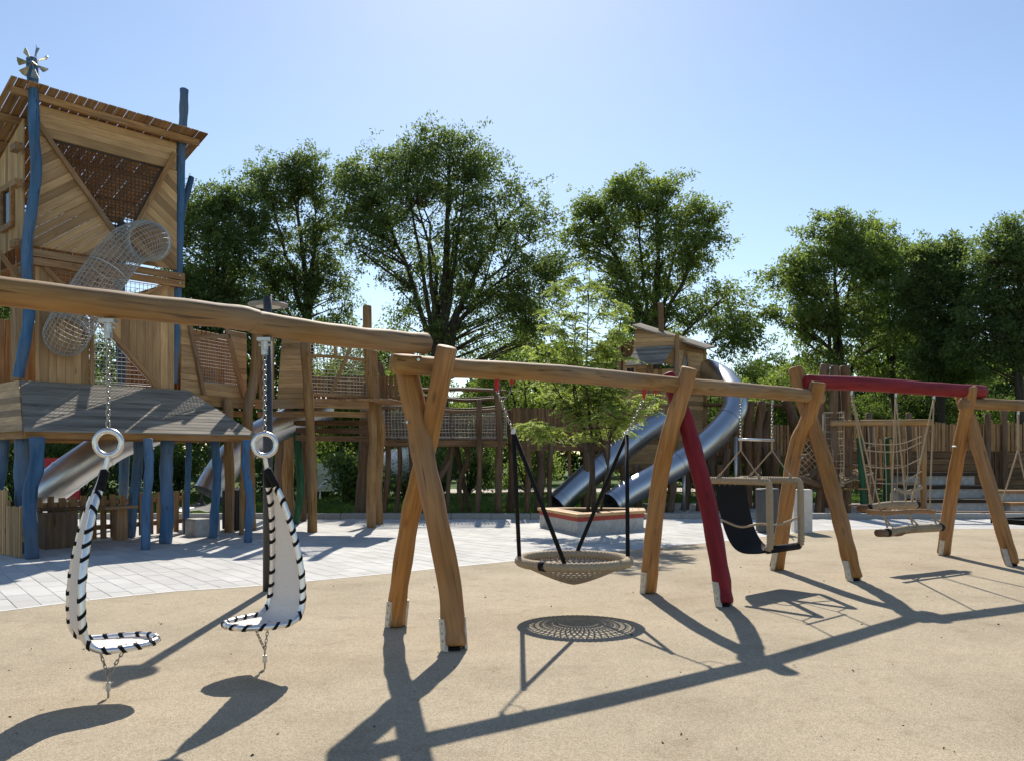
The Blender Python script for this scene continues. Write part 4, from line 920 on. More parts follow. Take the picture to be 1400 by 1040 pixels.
# ------------------------------------------------------------------ rope climbing frame
cf = thing('climbing_frame', V(9, 23.4, 0), 'rope climbing frame with brown top rail and green posts behind the log bench swing', 'climbing frame')
def glog(par, x0, y0, x1, y1, d, r, mat, name='post'): 
    p, q_ = P(x0, y0, d), P(x1, y1, d); return log(name, [p, (p+q_)/2+V(random.uniform(-.03, .03), 0, 0), q_], r, mat, par, seg=10)
for foot, pix, r, mm in (((1142, 703), [(1141, 640), (1139, 590), (1141, 500)], .12, 'dark'), ((1157, 702), [(1159, 640), (1157, 560), (1155, 500)], .13, 'dark'), ((1263, 703), [(1262, 640), (1262, 576)], .09, 'log2'), ((1120, 702), [(1124, 640), (1122, 560), (1128, 498)], .13, 'dark'),
                         ((1182, 704), [(1179, 650), (1175, 598)], .09, 'green'), ((1212, 702), [(1214, 650), (1216, 598)], .13, 'green'), ((1194, 701), [(1193, 650), (1193, 610)], .12, 'dark'), ((1104, 700), [(1105, 660), (1103, 620)], .13, 'dark')):
    gpost(cf, foot, pix, r, M[mm])
glog(cf, 1135, 578, 1274, 577, 22.7, .085, M['log2'], 'top_rail')
glog(cf, 1078, 650, 1124, 664, 23.2, .1, M['dark'], 'climbing_log'); glog(cf, 1085, 668, 1120, 642, 23.4, .09, M['dark'], 'climbing_log'); glog(cf, 1128, 637, 1240, 638, 23.2, .06, M['darkplank'], 'climbing_log')
oN = P(1128, 660, 23.0)
net('climbing_net', [(0, 0), (.55, 0), (.55, 2.0), (0, 2.0)], P(1126, 664, 22.9), V(1, 0, 0), UP, .2, .014, M['rope'], cf, sag=.06)
net('climbing_net', [(0, -.2), (.75, 0), (.75, 1.0), (.1, 1.2)], P(1088, 648, 23.6), V(1, .1, 0).normalized(), UP, .13, .011, M['rope'], cf, ang=.7, sag=.12)
net('climbing_net', [(0, 0), (1.3, 0), (1.3, .9), (0, .9)], P(1130, 668, 22.9), V(.93, -.1, .33).normalized(), V(.1, .95, .2).normalized(), .17, .013, M['rope'], cf, sag=.05)
for x in (1187, 1195, 1208, 1224, 1238, 1252):
    rope('rope', [P(x, 580, 22.7), P(x+3, 640, 22.6), P(x+random.uniform(-3, 5), 696, 22.6)], .014, M['rope'], cf)
for y0, y1 in ((602, 600), (612, 608), (634, 630), (655, 648)):
    rope('rope', [P(1166, y0, 22.75), P(1200, y0+5, 22.6), P(1232, y0+4, 22.6), P(1260, y1-4, 22.7)], .014, M['rope'], cf)
for x, y in ((1160, 668), (1168, 690), (1180, 668), (1205, 655), (1226, 661), (1245, 660)):
    p = P(x, y, 22.65); log('rung', [p-V(.14, 0, 0), p, p+V(.14, 0, 0)], .022, M['log2'], cf)
for x in (1204, 1218, 1236): log('rung', [P(x, 600, 22.8), P(x, 630, 22.8), P(x+1, 656, 22.8)], .03, M['log2'], cf)
wrapped('rope_bundle', [P(1224, 668, 22.6), P(1240, 673, 22.6), P(1260, 665, 22.6)], .06, M['rope'], cf, pitch=.06)

# ------------------------------------------------------------------ palisade fort with terraces
ft = thing('palisade_fort', V(13, 26.5, 0), 'long timber fort wall with palisade top behind the concrete terraces', 'fort')
A_, B_ = XY(1128, 26.3), XY(1460, 27.0); uk = (B_-A_).normalized(); lk = (B_-A_).length; nk = V(-uk.y, uk.x, 0)
slats('palisade_board', [(0, 1.75), (lk, 1.75), (lk, 2.72), (0, 2.66)], A_, uk, UP, d2r(90), .12, .028, .04, M['plank2'], ft, jit=.02, ends=.1, wj=.3)
slats('wall_plank', [(2.7, .1), (5.35, .1), (5.35, 1.73), (2.7, 1.73)], A_, uk, UP, 0, .2, .015, .06, M['darkplank'], ft)
slats('wall_plank', [(5.85, .1), (lk, .1), (lk, 1.73), (5.85, 1.73)], A_, uk, UP, 0, .2, .015, .06, M['darkplank'], ft)
slats('wall_plank', [(0, 1.3), (2.7, 1.3), (2.7, 1.73), (0, 1.73)], A_, uk, UP, 0, .2, .015, .06, M['darkplank'], ft)
slats('palisade_board', [(0, .5), (lk, .5), (lk, 2.2), (0, 2.2)], A_+nk*2.0, uk, UP, d2r(90), .16, .03, .04, M['darkplank'], ft)
for s_ in (0, 1.4, 2.7, 5.32, 5.88, 7.3):
    log('post', [A_+uk*s_-nk*.08, A_+uk*s_-nk*.08+UP*1.5, A_+uk*s_-nk*.06+UP*(2.95+.4*(s_ > 5.8))], .09, M['dark'], ft)
b = MB(); o_ = A_+uk*.55-nk*.05+UP*2.25; b.tube([o_+uk*math.cos(a)*.3+UP*math.sin(a)*.34 for a in np.linspace(0, 2*math.pi, 8, endpoint=False)], .05, 5, closed=True); b.build('porthole_frame', M['plank2'], ft)
te = thing('terrace_steps', V(12.5, 24.5, 0), 'pale concrete terrace steps with dark timber treads below the fort wall', 'steps')
for k in range(3):
    y0 = 23.6+.75*k; xa, xb = 11.4+.12*k, 13.6+.1*k
    b = MB(); b.abox(xa, xb, y0, y0+.76, -.05, .36*(k+1)-.07); b.build('riser', M['conc'], te)
    b = MB(); b.abox(xa-.06, xb+.06, y0-.07, y0+.70, .36*(k+1)-.067, .36*(k+1)+.03); b.build('tread', M['tar'], te, frameX(V(xa, y0, .36*k), V(1, 0, 0)))
for k in range(2):
    y0 = 23.2+.8*k; xa, xb = 13.75, 17
    b = MB(); b.abox(xa, xb, y0, y0+.8, -.05, .3*(k+1)-.06); b.build('riser', M['conc'], te)
    b = MB(); b.abox(xa-.05, xb, y0-.06, y0+.74, .3*(k+1)-.057, .3*(k+1)+.02); b.build('tread', M['plank2'], te, frameX(V(xa, y0, .3*k), V(1, 0, 0)))
b = MB(); p, q_ = V(10.4, 22.9, .07), V(14.2, 22.3, .07); b.bar(p, q_, .3, .1); tag(b.build('sleeper', M['dark'], None, frameX((p+q_)/2, q_-p)), 'dark timber sleeper on the gravel in front of the terrace steps', 'sleeper')

# ------------------------------------------------------------------ planter and other street furniture
pc = Z((G(735, 722)+G(883, 724))/2, 0)+V(0, .35, 0); plt = thing('planter', pc, 'low concrete planter with timber rim and red band round the young tree', 'planter')
g0, g1, g2, g3, g4 = G(738, 719), G(790, 731), G(880, 724), V(2.95, 19.1, 0), V(1.2, 19.3, 0); outl = [g0, g1, g2, g3, g4]; ce = sum(outl, V(0, 0, 0))/5
def ringwall(nm, z0, z1, gr, mat, inner=.86):
    b = MB(); n = 5; o1 = [ce+(p-ce)*gr for p in outl]; i1 = [ce+(p-ce)*inner for p in outl]
    b.v = [Z(p, z0) for p in o1]+[Z(p, z1) for p in o1]+[Z(p, z1) for p in i1]+[Z(p, z0) for p in i1]
    for i in range(n):
        j = (i+1) % n; b.f += [(i, j, j+n, i+n), (i+n, j+n, j+2*n, i+2*n), (i+2*n, j+2*n, j+3*n, i+3*n), (i+3*n, j+3*n, j, i)]
    return b.build(nm, mat, plt)
ringwall('wall', 0, .27, 1.0, M['conc']); ringwall('red_band', .272, .36, 1.012, M['redband'])
# timber rim
for i in range(5):
    p, q_ = ce+(outl[i]-ce)*1.05, ce+(outl[(i+1) % 5]-ce)*1.05; pi_, qi = ce+(outl[i]-ce)*.66, ce+(outl[(i+1) % 5]-ce)*.66
    for k in range(3):
        t0, t1 = k/3+.004, (k+1)/3-.004; prism('rim_board', [Z(p+(pi_-p)*t0, .395), Z(q_+(qi-q_)*t0, .395), Z(q_+(qi-q_)*t1, .395), Z(p+(pi_-p)*t1, .395)], UP, .06, M['plank'], plt, q_-p)
b = MB(); b.add([Z(ce+(p-ce)*.9, .34) for p in outl], [(0, 1, 2, 3, 4)]); b.build('soil', M['soil'], plt)
g = G(1049, 727); bn = thing('litter_bin', g, 'dark grey cylindrical litter bin beside the white block', 'bin')
b = MB(); b.tube([Z(g, 0), Z(g, .03), Z(g, .03), Z(g, .86), Z(g, .88)], [.2, .2, .235, .235, .225], 32); b.build('body', M['binm'], bn, smooth=False)
b = MB(); b.tube([Z(g, .88), Z(g, .90), Z(g, .92)], [.235, .24, .22], 32); b.build('lid', M['binm'], bn)
g = G(1096, 727); b = MB(); zs = ((0, 1), (.87, 1), (.9, .96))
for z, s_ in zs: b.v += [Z(g, z)+V(.19*a*s_+.03*c, .19*c*s_, 0) for a, c in ((-1, -1), (1, -1), (1, 1), (-1, 1))]
b.f = [(8, 9, 10, 11)]+[(i+4*r, (i+1) % 4+4*r, (i+1) % 4+4*r+4, i+4*r+4) for r in (0, 1) for i in range(4)]
tag(b.build('concrete_block', M['white']), 'tall white concrete block standing next to the litter bin', 'block')
g = G(321, 723); bn = thing('litter_bin', g, 'black slatted square bin behind the blue posts under the skirt roof', 'bin')
b = MB(); b.box(Z(g, .44), V(.2, 0, 0), V(0, .2, 0), V(0, 0, .42)); b.build('body', M['binm'], bn)
for k in range(7):
    b = MB(); b.abox(g.x-.2+.06*k, g.x-.16+.06*k, g.y-.225, g.y-.202, .04, .84); b.build('slat', M['lamp'], bn)
b = MB(); b.box(Z(g, .885), V(.23, 0, 0), V(0, .23, 0), V(0, 0, .02)); b.build('lid', M['galv'], bn)
for x0, x1, tx in ((61, 84, 'nearer'), (87, 108, 'farther')):
    p, q_ = P(x0, 640, 24), P(x1, 640, 24); b = MB(); b.abox(p.x, q_.x, 24, 24.08, .35, 1.55); t = thing('red_panel', Z((p+q_)/2, 0), 'red upright board seen between the blue posts behind the slide, '+('beside the corner posts' if x0 < 70 else 'half hidden by the slide'), 'board')
    b.build('board', M['redbox'], t)
    for xx in (p.x+.06, q_.x-.06):
        b = MB(); b.abox(xx-.03, xx+.03, 24.085, 24.14, 0, 1.5); b.build('post', M['galv'], t)
sg = thing('info_board', XY(452, 31), 'pale notice board on posts on the lawn beneath the walkway', 'board')
b = MB(); p = P(434, 671, 31); q_ = P(469, 633, 31); b.abox(p.x, q_.x, 31, 31.04, p.z, q_.z); bd = b.build('panel', M['sign'], sg)
for k in range(3):
    b = MB(); b.abox(p.x+.35, q_.x-.1, 30.992, 30.998, q_.z-.16-.1*k, q_.z-.13-.1*k); b.build('text_line', M['lampring'], bd)
for xx in (p.x+.08, q_.x-.08):
    b = MB(); b.abox(xx-.03, xx+.03, 31.045, 31.1, -.02, q_.z); b.build('post', M['galv'], sg)
# lawn sprinkler
sp0 = P(428, 655, 30); sp0.z = 0; spr = thing('lawn_sprinkler', sp0, 'lawn sprinkler throwing a white fan of spray across the grass', 'sprinkler')
b = MB(); b.tube([sp0, sp0+UP*.35], .03, 8); b.build('riser', M['lamp'], spr)
rng = np.random.default_rng(3); nD = 26000; k = rng.random(nD)**.8*.74; az = rng.normal(.0, .12, nD); sp_ = rng.uniform(.75, 1.05, nD)
X = sp0.x+k*5.2*sp_*np.cos(az); Y = sp0.y+k*5.2*sp_*np.sin(az)+rng.normal(0, .3, nD)*k; Zz = .35+k*4.4*sp_-k*k*3.2*sp_-rng.random(nD)**2*k*1.3
Zz = np.maximum(Zz, .02); vv_ = np.zeros((nD*3, 3)); sz = rng.uniform(.004, .011, nD)
for j, (dx, dz) in enumerate(((-1, 0), (1, 0), (.6, 2.6))): vv_[j::3] = np.stack([X+dx*sz, Y, Zz+dz*sz], 1)
me = bpy.data.meshes.new('spray'); me.from_pydata(vv_.tolist(), [], np.arange(nD*3).reshape(-1, 3).tolist())
M['water'] = plain('water_drop', (.85, .88, .92), .2, spec=.5, amt=.03); me.materials.append(M['water'])
o = link(bpy.data.objects.new('spray', me), spr, Matrix.Translation(sp0)); o.data.transform(Matrix.Translation(-sp0)); tag(o, kind='stuff')

# ------------------------------------------------------------------ trees
def leaves(name, pos, dirs, L, Wd, tint, mat, parent, frame, rng, **tg):
    n = len(pos); d = dirs/np.linalg.norm(dirs, axis=1, keepdims=True)
    r = rng.normal(size=(n, 3)); s = np.cross(d, r); s /= np.linalg.norm(s, axis=1, keepdims=True)+1e-9
    L = L[:, None]; Wd = Wd[:, None]; nn_ = np.cross(d, s)
    v = np.empty((n, 4, 3)); v[:, 0] = pos; v[:, 1] = pos+d*L*.45+s*Wd+nn_*Wd*.35; v[:, 2] = pos+d*L; v[:, 3] = pos+d*L*.45-s*Wd+nn_*Wd*.35
    me = bpy.data.meshes.new(name); me.vertices.add(4*n); me.loops.add(4*n); me.polygons.add(n)
    c = np.array(frame.translation); me.vertices.foreach_set('co', (v.reshape(-1, 3)-c).ravel())
    me.loops.foreach_set('vertex_index', np.arange(4*n)); me.polygons.foreach_set('loop_start', np.arange(0, 4*n, 4)); me.polygons.foreach_set('loop_total', np.full(n, 4))
    me.update(calc_edges=True); a = me.attributes.new('tint', 'FLOAT', 'POINT'); a.data.foreach_set('value', np.repeat(tint, 4))
    me.materials.append(mat); o = link(bpy.data.objects.new(name, me), parent, frame); return tag(o, **tg)
def tree(label, base, blobs, trunk_r, seed, nleaf, leafL, lm, clump_r=.75, fork=.3, stems=3, name='tree', group='trees behind the playground', spread=.5, droop=.25, tip_r=.012):
    rng = np.random.default_rng(seed); t = thing(name, base, label, 'tree', group)
    cl = []
    for (c, rx, rz, n) in blobs:
        k = 0
        n = int(n*1.35)
        while k < n:
            p = rng.uniform(-1, 1, 3); q_ = np.dot(p, p)
            if q_ > 1 or q_ < rng.uniform(.05, .75): continue
            cl.append(np.array(c)+p*np.array([rx, rx*.62, rz])); k += 1
    cl = np.array(cl); b0 = np.array(base); top = cl[:, 2].max(); zf = b0[2]+(top-b0[2])*fork; cx = cl.mean(0); b = MB()
    f0 = b0+np.array([rng.normal(0, .15), rng.normal(0, .15), zf-b0[2]])
    def bez(p, c, q_, n): return [p*(1-t)**2+2*c*t*(1-t)+q_*t*t for t in np.linspace(0, 1, n)]
    # leading limbs fan upwards into every part of the crown
    lead = bez(f0, f0*.5+np.array([cx[0], cx[1], top-1.2])*.5+rng.normal(0, .3, 3), np.array([cx[0], cx[1], top-1.0]), 12)
    trunk = [b0, b0*.85+f0*.15, b0*.5+f0*.5, f0]; b.tube([Vector(p) for p in trunk], [trunk_r*1.25, trunk_r*.95, trunk_r*.85, trunk_r*.75], 10, cap=False)
    limbs = [(lead, trunk_r*.5)]
    for (c, rx, rz, n) in blobs:
        for _ in range(max(1, int(n/26))):
            c_ = np.array(c); tip = c_+rng.uniform(-.6, .6, 3)*np.array([rx, rx*.5, 0])+np.array([0, 0, rz*rng.uniform(.1, .7)])
            a0 = lead[int(rng.integers(0, 5))] if tip[2] > zf+2 else b0*.3+f0*.7
            hd = tip-a0; ctl = a0+np.array([hd[0]*.28, hd[1]*.28, hd[2]*.52]) if hd[2] > 0 else a0+hd*.5+np.array([0, 0, .8])
            pth = bez(a0, ctl, tip, 11); wv = rng.normal(0, .07, (11, 3)); wv[0] = 0; pth = [p+q_ for p, q_ in zip(pth, wv)]
            limbs.append((pth, min(trunk_r*.4, .04+.016*np.linalg.norm(hd))))
    LP = []; LR = []; LI = []
    for pth, r_ in limbs:
        m_ = len(pth); rr = [r_*(1-.86*i/(m_-1))+.012 for i in range(m_)]; b.tube([Vector(p) for p in pth], rr, 6, cap=False)
        for i in range(2, m_): LP.append(pth[i]); LR.append(rr[i])
    LP = np.array(LP)
    for p in cl:
        dv = p-LP; dist = np.linalg.norm(dv, axis=1); j = int(np.argmin(dist+np.where(dv[:, 2] < .35*dist, .8*dist, 0))); L_ = dist[j]; d_ = dv[j]
        ctl = LP[j]+np.array([d_[0]*.5, d_[1]*.5, d_[2]*.5+.05*L_])+rng.normal(0, .05, 3)*L_; pth = bez(LP[j], ctl, p, 5); r_ = min(LR[j]*.7, .012+.012*L_)
        b.tube([Vector(q_) for q_ in pth], [r_*(1-.2*i)+.006 for i in range(5)], 4, cap=False)
    b.build('trunk', M['bark'], t, Matrix.Translation(Vector(base)), smooth=True)
    # foliage: sprays of leaves round the branch ends
    nleaf = int(nleaf*1.2); leafL = leafL*.72; k = rng.integers(0, len(cl), nleaf); wt = rng.uniform(.55, 1.25, len(cl)); ct_ = rng.uniform(0, 1, len(cl))
    sub = rng.integers(0, 9, nleaf); so_ = rng.normal(0, 1, (len(cl), 9, 3))*np.array([.55, .55, .38])*clump_r
    pos = cl[k]+so_[k, sub]*wt[k][:, None]+rng.normal(0, 1, (nleaf, 3))*np.array([.2, .2, .13])*clump_r
    out = (pos-cx); out /= np.linalg.norm(out, axis=1, keepdims=True)+1e-6
    dirs = rng.normal(0, .7, (nleaf, 3))+out*.6+np.array([0, 0, -droop])
    tint = np.clip(.32+.5*ct_[k]+rng.normal(0, .18, nleaf), 0, 1)
    Ls = rng.uniform(.7, 1.3, nleaf)*leafL
    leaves('crown', pos, dirs, Ls, Ls*rng.uniform(.15, .25, nleaf), tint, lm, t, Matrix.Translation(Vector(cx)), rng)
    return t
def bl(x, y, d, wx, wy, n, dd=0): p = P(x, y, d+dd); return ((p.x, p.y, p.z), wx/F*d, wy/F*d, n)
def TB(x, d): return V((x-700)/F*d, d, -.05)
tree('tallest broad ash tree, dark crown, above the crossed posts', TB(600, 42), [bl(585, 300, 42, 120, 100, 130), bl(690, 340, 42, 75, 95, 70, -1), bl(515, 270, 42, 52, 58, 42, 1), bl(610, 225, 42, 65, 45, 45), bl(640, 440, 42, 110, 55, 60, 1), bl(735, 400, 42, 40, 55, 24)], .5, 11, 64000, .24, M['leafA'], clump_r=.85, fork=.16, stems=5, spread=1.0)
tree('loose ash tree with thin top twigs between the tower and the tallest tree', TB(425, 44), [bl(400, 320, 44, 62, 80, 66), bl(380, 250, 44, 45, 32, 22), bl(420, 235, 44, 40, 26, 16), bl(440, 410, 44, 42, 50, 26), bl(350, 400, 44, 50, 60, 32)], .34, 12, 36000, .24, M['leafA'], clump_r=.75, fork=.25, stems=4, spread=.8)
tree('dense dark tree close against the right side of the tower', TB(290, 40), [bl(290, 340, 40, 55, 85, 75), bl(320, 300, 40, 45, 45, 30, 1), bl(265, 420, 40, 50, 55, 40), bl(330, 430, 40, 45, 40, 26)], .32, 13, 36000, .24, M['leafA'], clump_r=.8, fork=.2, stems=3)
tree('open rounded tree behind the crooked house with forked trunk', TB(895, 42), [bl(880, 320, 42, 95, 65, 85), bl(880, 265, 42, 55, 28, 24), bl(955, 320, 42, 35, 40, 20, -1), bl(800, 310, 42, 28, 45, 16), bl(925, 420, 42, 70, 50, 45, 1), bl(860, 410, 42, 45, 50, 26), bl(1005, 420, 42, 35, 35, 14, -2), bl(990, 465, 42, 40, 22, 12, -2)], .36, 14, 42000, .25, M['leafB'], clump_r=.75, fork=.3, stems=5, spread=.9)
tree('slender airy tree with pointed top left of the red beam', TB(1145, 40), [bl(1145, 390, 40, 70, 70, 75), bl(1140, 325, 40, 42, 32, 24), bl(1085, 400, 40, 40, 55, 28, -1), bl(1190, 350, 40, 30, 45, 18), bl(1150, 470, 40, 65, 45, 36)], .28, 15, 34000, .24, M['leafB'], clump_r=.7, fork=.3, stems=4, spread=.7)
tree('tall narrow-topped tree directly above the red beam', TB(1225, 43), [bl(1215, 400, 43, 45, 75, 50), bl(1205, 335, 43, 22, 35, 12), bl(1225, 480, 43, 55, 50, 34)], .27, 16, 26000, .24, M['leafB'], clump_r=.75, fork=.25, stems=3)
tree('dark rounded tree behind the last crossed posts', TB(1290, 38), [bl(1285, 400, 38, 50, 60, 60), bl(1280, 355, 38, 36, 24, 18), bl(1300, 480, 38, 60, 45, 40)], .28, 17, 32000, .23, M['leafA'], clump_r=.75, fork=.25, stems=4)
tree('big dark tree rising past the last swing beam', TB(1390, 35), [bl(1385, 380, 35, 55, 65, 60), bl(1395, 330, 35, 40, 26, 18), bl(1360, 460, 35, 55, 55, 40), bl(1440, 420, 35, 60, 90, 60)], .32, 18, 38000, .22, M['leafA'], clump_r=.75, fork=.22, stems=4)
tree('dark tree rising behind the left wall of the tower', TB(-20, 30), [bl(-15, 230, 30, 32, 80, 50), bl(-20, 400, 30, 60, 110, 60)], .25, 19, 26000, .2, M['leafA'], clump_r=.6, fork=.2, stems=3)
# lower trees that close the view
for i, (x, d, yt, wx, ll, lab) in enumerate(((720, 50, 470, 70, 'B', 'light green low tree between the tallest tree and the crooked house'), (1045, 55, 478, 60, 'D', 'small dark far tree in the gap beside the crooked house'), (1080, 46, 500, 55, 'B', 'yellowish bushy tree below the airy tree'),
                                       (470, 52, 430, 60, 'B', 'pale leafy tree low behind the plank walkway'), (560, 55, 470, 70, 'D', 'dark bushy tree low behind the net bridge'), (1340, 50, 470, 75, 'B', 'leafy low tree filling the gap before the last posts'), (180, 45, 440, 90, 'D', 'dark bushy tree hidden behind the tower'),
                                       (970, 50, 500, 70, 'D', 'dark low tree behind the spiral slide'), (830, 52, 470, 70, 'B', 'leafy low tree behind the planter tree'), (60, 40, 480, 90, 'D', 'dark dense tree behind the tower legs'), (1210, 52, 500, 80, 'D', 'dark low tree behind the rope climbing frame'))):
    hh = (620-yt)/2
    tree(lab, TB(x, d), [bl(x, yt+hh, d, wx, hh, 42), bl(x+wx*.5, yt+hh*1.3, d, wx*.6, hh*.7, 20), bl(x-wx*.5, yt+hh*1.2, d, wx*.6, hh*.7, 20)], .2, 40+i, 17000, .27, M['leaf'+ll], clump_r=.85, fork=.12, stems=3)
# shrubs
def shrub(label, c, rx, rz, n, seed, lm, L=.14):
    rng = np.random.default_rng(seed); t = thing('shrub', c, label, 'shrub', 'shrubs on the lawn'); m_ = max(10, int(n/160)); p = rng.normal(0, .5, (m_, 3)); p /= np.maximum(1, np.linalg.norm(p, axis=1, keepdims=True))
    cl = np.array(c)+p*np.array([rx, rx*.7, rz*.85])+np.array([0, 0, rz]); b = MB()
    for q_ in cl[:26]: b.tube([Vector(c), Vector(c)*.5+Vector(q_)*.5+V(0, 0, .08), Vector(q_)], [.03, .02, .008], 4, cap=False)
    b.build('stems', M['bark'], t, smooth=True)
    k = rng.integers(0, m_, n); pos = cl[k]+rng.normal(0, .22, (n, 3))*np.array([1, 1, .8]); pos[:, 2] = np.maximum(pos[:, 2], .03); ct_ = rng.random(m_)
    Ls = rng.uniform(.7, 1.3, n)*L; leaves('foliage', pos, rng.normal(0, .7, (n, 3))+np.array([0, 0, .3]), Ls, Ls*.28, np.clip(.2+.5*ct_[k]+rng.normal(0, .2, n), 0, 1), lm, t, Matrix.Translation(Vector(c)), rng)
for i, (x, d, rx, rz, ll, lab) in enumerate(((488, 29, 1.0, .85, 'B', 'leafy shrub on the lawn right of the notice board'), (560, 31, 1.3, 1.0, 'B', 'light green shrub seen left of the crossed posts under the bridge'), (590, 33, 1.2, 1.0, 'D', 'dark shrub behind the crossed posts under the bridge'), (640, 36, 1.9, 1.5, 'B', 'wide bright shrub under the middle of the net bridge'),
                                       (720, 38, 1.8, 1.5, 'B', 'bright shrub behind the left rope of the nest swing'), (440, 33, 1.1, .7, 'D', 'low dark shrub left of the notice board'), (240, 30, 1.5, 1.0, 'D', 'dark shrub behind the picket fence'), (110, 28, 2.0, 1.2, 'D', 'dark hedge-like shrub behind the golden slide'), (20, 27, 1.6, 1.5, 'D', 'dark tall shrub left of the blue corner posts'),
                                       (1050, 34, 2.2, 1.6, 'B', 'leafy shrub behind the boardwalk railing'), (870, 36, 2.0, 1.6, 'D', 'dark shrub under the crooked house'), (380, 31, 1.2, .9, 'D', 'dark shrub under the plank walkway'), (1190, 36, 2.2, 1.4, 'B', 'leafy shrub behind the climbing frame'), (1340, 36, 3.0, 1.5, 'D', 'dark shrub behind the fort wall'), (960, 35, 2.0, 1.4, 'D', 'dark shrub behind the slide supports'))):
    shrub(lab, V((x-700)/F*d, d, -.02), rx, rz, 5000, 80+i, M['leaf'+ll])
# far wood closing the horizon
rng = np.random.default_rng(5); nW = 100000; xs = rng.uniform(-62, 62, nW); hgt = 9.5+2.0*np.sin(xs*.22)+1.6*np.sin(xs*.61+1)+.8*np.sin(xs*1.7); zz_ = rng.random(nW)**.8*hgt; ys = 68+rng.normal(0, 1.2, nW)+3*np.sin(xs*.17)
Ls = rng.uniform(.35, .7, nW)
wd_ = leaves('far_wood', np.stack([xs, ys, zz_], 1), rng.normal(0, 1, (nW, 3)), Ls, Ls*.3, np.clip(.3+.25*np.sin(xs*.9+zz_)+rng.normal(0, .2, nW), 0, 1), M['leafD'], None, Matrix.Translation((0, 68, 0)), rng, label='dark distant wood closing the view behind the trees', cat='wood', kind='stuff')
# young locust tree in the planter: feathery pinnate leaves
def young():
    rng = np.random.default_rng(21); base = V(ce.x+.0, ce.y, .33); t = thing('young_tree', base, 'young feathery light green tree growing in the planter', 'tree')
    mains = []; b = MB(); tips = []
    for sx, top_, rr in ((-.12, P(790, 395, 18.2), .05), (.0, P(806, 372, 18.3), .055), (.15, P(850, 420, 18.4), .03), (-.05, P(760, 405, 18.6), .03), (.35, P(835, 470, 18.0), .04), (-.2, P(735, 480, 18.3), .035), (.2, P(876, 552, 17.8), .02), (-.25, P(722, 590, 18.5), .024), (.1, P(770, 440, 17.7), .03)):
        st_ = base+V(sx, rng.normal(0, .08), 0) if len(mains) < 3 else mains[len(mains) % 3]; pts = spline([st_, st_*.75+top_*.25+V(rng.normal(0, .08), 0, .1), st_*.45+top_*.55+V(rng.normal(0, .1), rng.normal(0, .1), 0), top_], 8); m = len(pts); mains.append(pts[7])
        b.tube(pts, [rr*(1-.88*i/(m-1)) for i in range(m)], 6)
        for q_ in pts[-5:]: tips += [(q_, V(0, 0, 1)), (q_, V(.5, 0, .8))]
        for i in range(10, m, 2):
            for _ in range(2 if rng.random() < .75 else 1):
                a = rng.uniform(0, 2*math.pi); ln = rng.uniform(.35, 1.25)*(1.2-.75*(i/m)); d = V(math.cos(a), math.sin(a)*.8, rng.uniform(.05, 1.0)).normalized(); e = pts[i]+d*ln
                mid_ = pts[i]+d*ln*.5+V(0, 0, .1); br = spline([pts[i], mid_, e-V(0, 0, .10)], 4); b.tube(br, [.011, .01, .009, .008, .007, .006, .005, .005, .004], 4, cap=False)
                for q_ in br[3:]: tips.append((q_, d))
    b.build('trunk', M['bark'], t, Matrix.Translation(base), smooth=True)
    pos, dr, tn_ = [], [], []
    for q_, d in tips:
        if rng.random() < .36: continue
        tone = rng.uniform(.1, .9)
        for _ in range(3):
            a = rng.uniform(0, 2*math.pi); rd = np.array([d.x*.5+math.cos(a)*.8, d.y*.5+math.sin(a)*.8, rng.uniform(-.25, .35)]); rd /= np.linalg.norm(rd); sd = np.cross(rd, [0, 0, 1]); sd /= np.linalg.norm(sd)+1e-6; Lr = rng.uniform(.2, .36)
            for k in range(10):
                f_ = (k+1)/10; pt = np.array(q_)+rd*Lr*f_+np.array([0, 0, -.09*f_*f_])
                for s in (-1, 1): pos.append(pt); dr.append(sd*s+rd*.35+np.array([0, 0, -.22])); tn_.append(tone+rng.normal(0, .12))
    pos = np.array(pos); dr = np.array(dr); n = len(pos); Ls = rng.uniform(.045, .08, n)
    leaves('crown', pos, dr, Ls, Ls*.24, np.clip(np.array(tn_), 0, 1), M['leafC'], t, Matrix.Translation(base+UP*2.5), rng)
young()
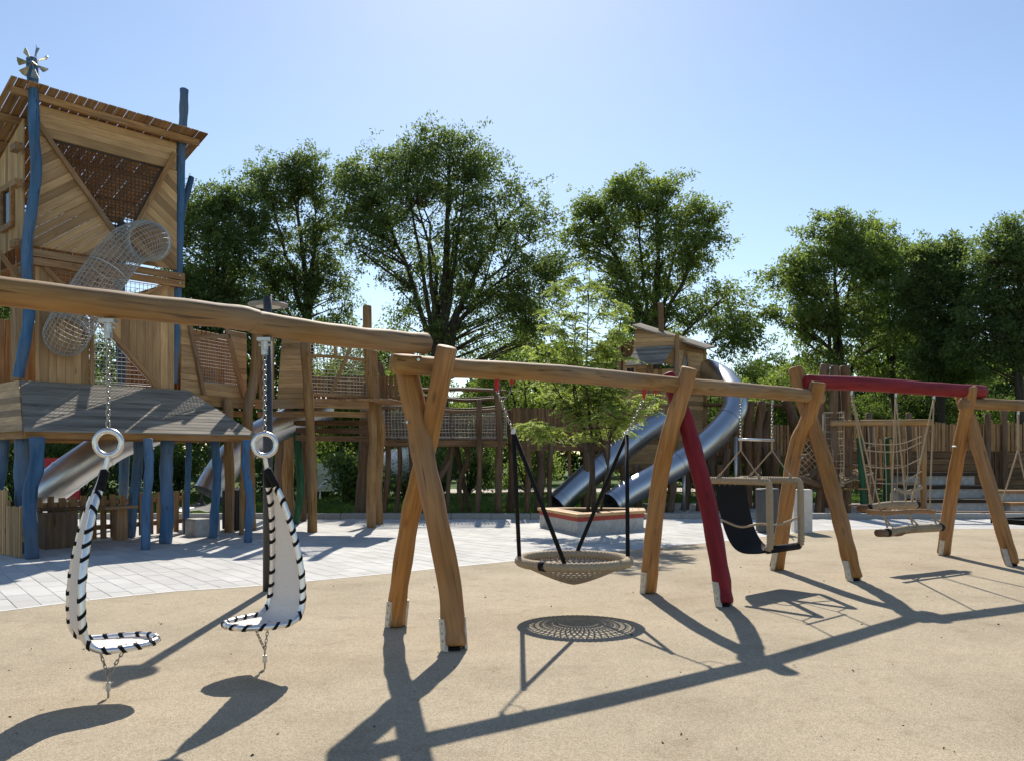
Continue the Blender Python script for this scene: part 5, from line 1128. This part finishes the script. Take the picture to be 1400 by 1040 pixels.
# grass on the lawn
rng = np.random.default_rng(9); nG = 90000; gy = 21.8+rng.random(nG)**1.5*14; gx = rng.uniform(-1, 1, nG)*gy*.62; keep = ~((gx > 3.2) & (gy < 29)); gx, gy = gx[keep], gy[keep]; nG = len(gx)
Ls = rng.uniform(.05, .12, nG); leaves('grass', np.stack([gx, gy, np.full(nG, -.02)], 1), rng.normal(0, .35, (nG, 3))+np.array([0, 0, 1]), Ls, Ls*.09+.004, rng.random(nG), leafmat('grass_blade', (.05, .10, .018), (.12, .19, .04), .35), None, Matrix.Translation((0, 26, 0)), rng, label='short mown lawn grass behind the kerb', cat='grass', kind='stuff')
# pebbles behind the kerb on the right
rng = np.random.default_rng(10); b = MB()
for k in range(2600):
    y = 21.85+rng.random()**1.6*5; x = rng.uniform(3.6, y*.62); s = rng.uniform(.018, .05); c = V(x, y, -.014); a = rng.uniform(0, 6)
    b.add([c+V(math.cos(a+i*1.571)*s, math.sin(a+i*1.571)*s, 0) for i in range(4)]+[c+V(0, 0, s*.8)], [(0, 1, 4), (1, 2, 4), (2, 3, 4), (3, 0, 4)])
tag(b.build('wood_chips', M['path'], None, Matrix.Translation((10, 24, -.014))), 'scattered pale chips on the bed behind the kerb', 'chips', kind='stuff')

# bits of leaf and grit lying on the play surface
rng = np.random.default_rng(31); nL = 130; gy = 4.2+rng.random(nL)*9; gx = rng.uniform(-.6, .6, nL)*gy; ye = np.interp(gx, ex, ey); ok = gy < ye-.2; gx, gy = gx[ok], gy[ok]; nL = len(gx)
Ls = rng.uniform(.012, .035, nL); dd_ = rng.normal(0, 1, (nL, 3)); dd_[:, 2] = np.abs(dd_[:, 2])*.15
M['litter'] = plain('dry_leaf', (.10, .065, .03), .9, amt=.5)
leaves('leaf_litter', np.stack([gx, gy, np.full(nL, .0105)], 1), dd_, Ls, Ls*.3, rng.random(nL), M['litter'], None, Matrix.Translation((0, 8, 0)), rng, label='scattered dry leaf bits lying on the tan play surface', cat='leaves', kind='stuff')
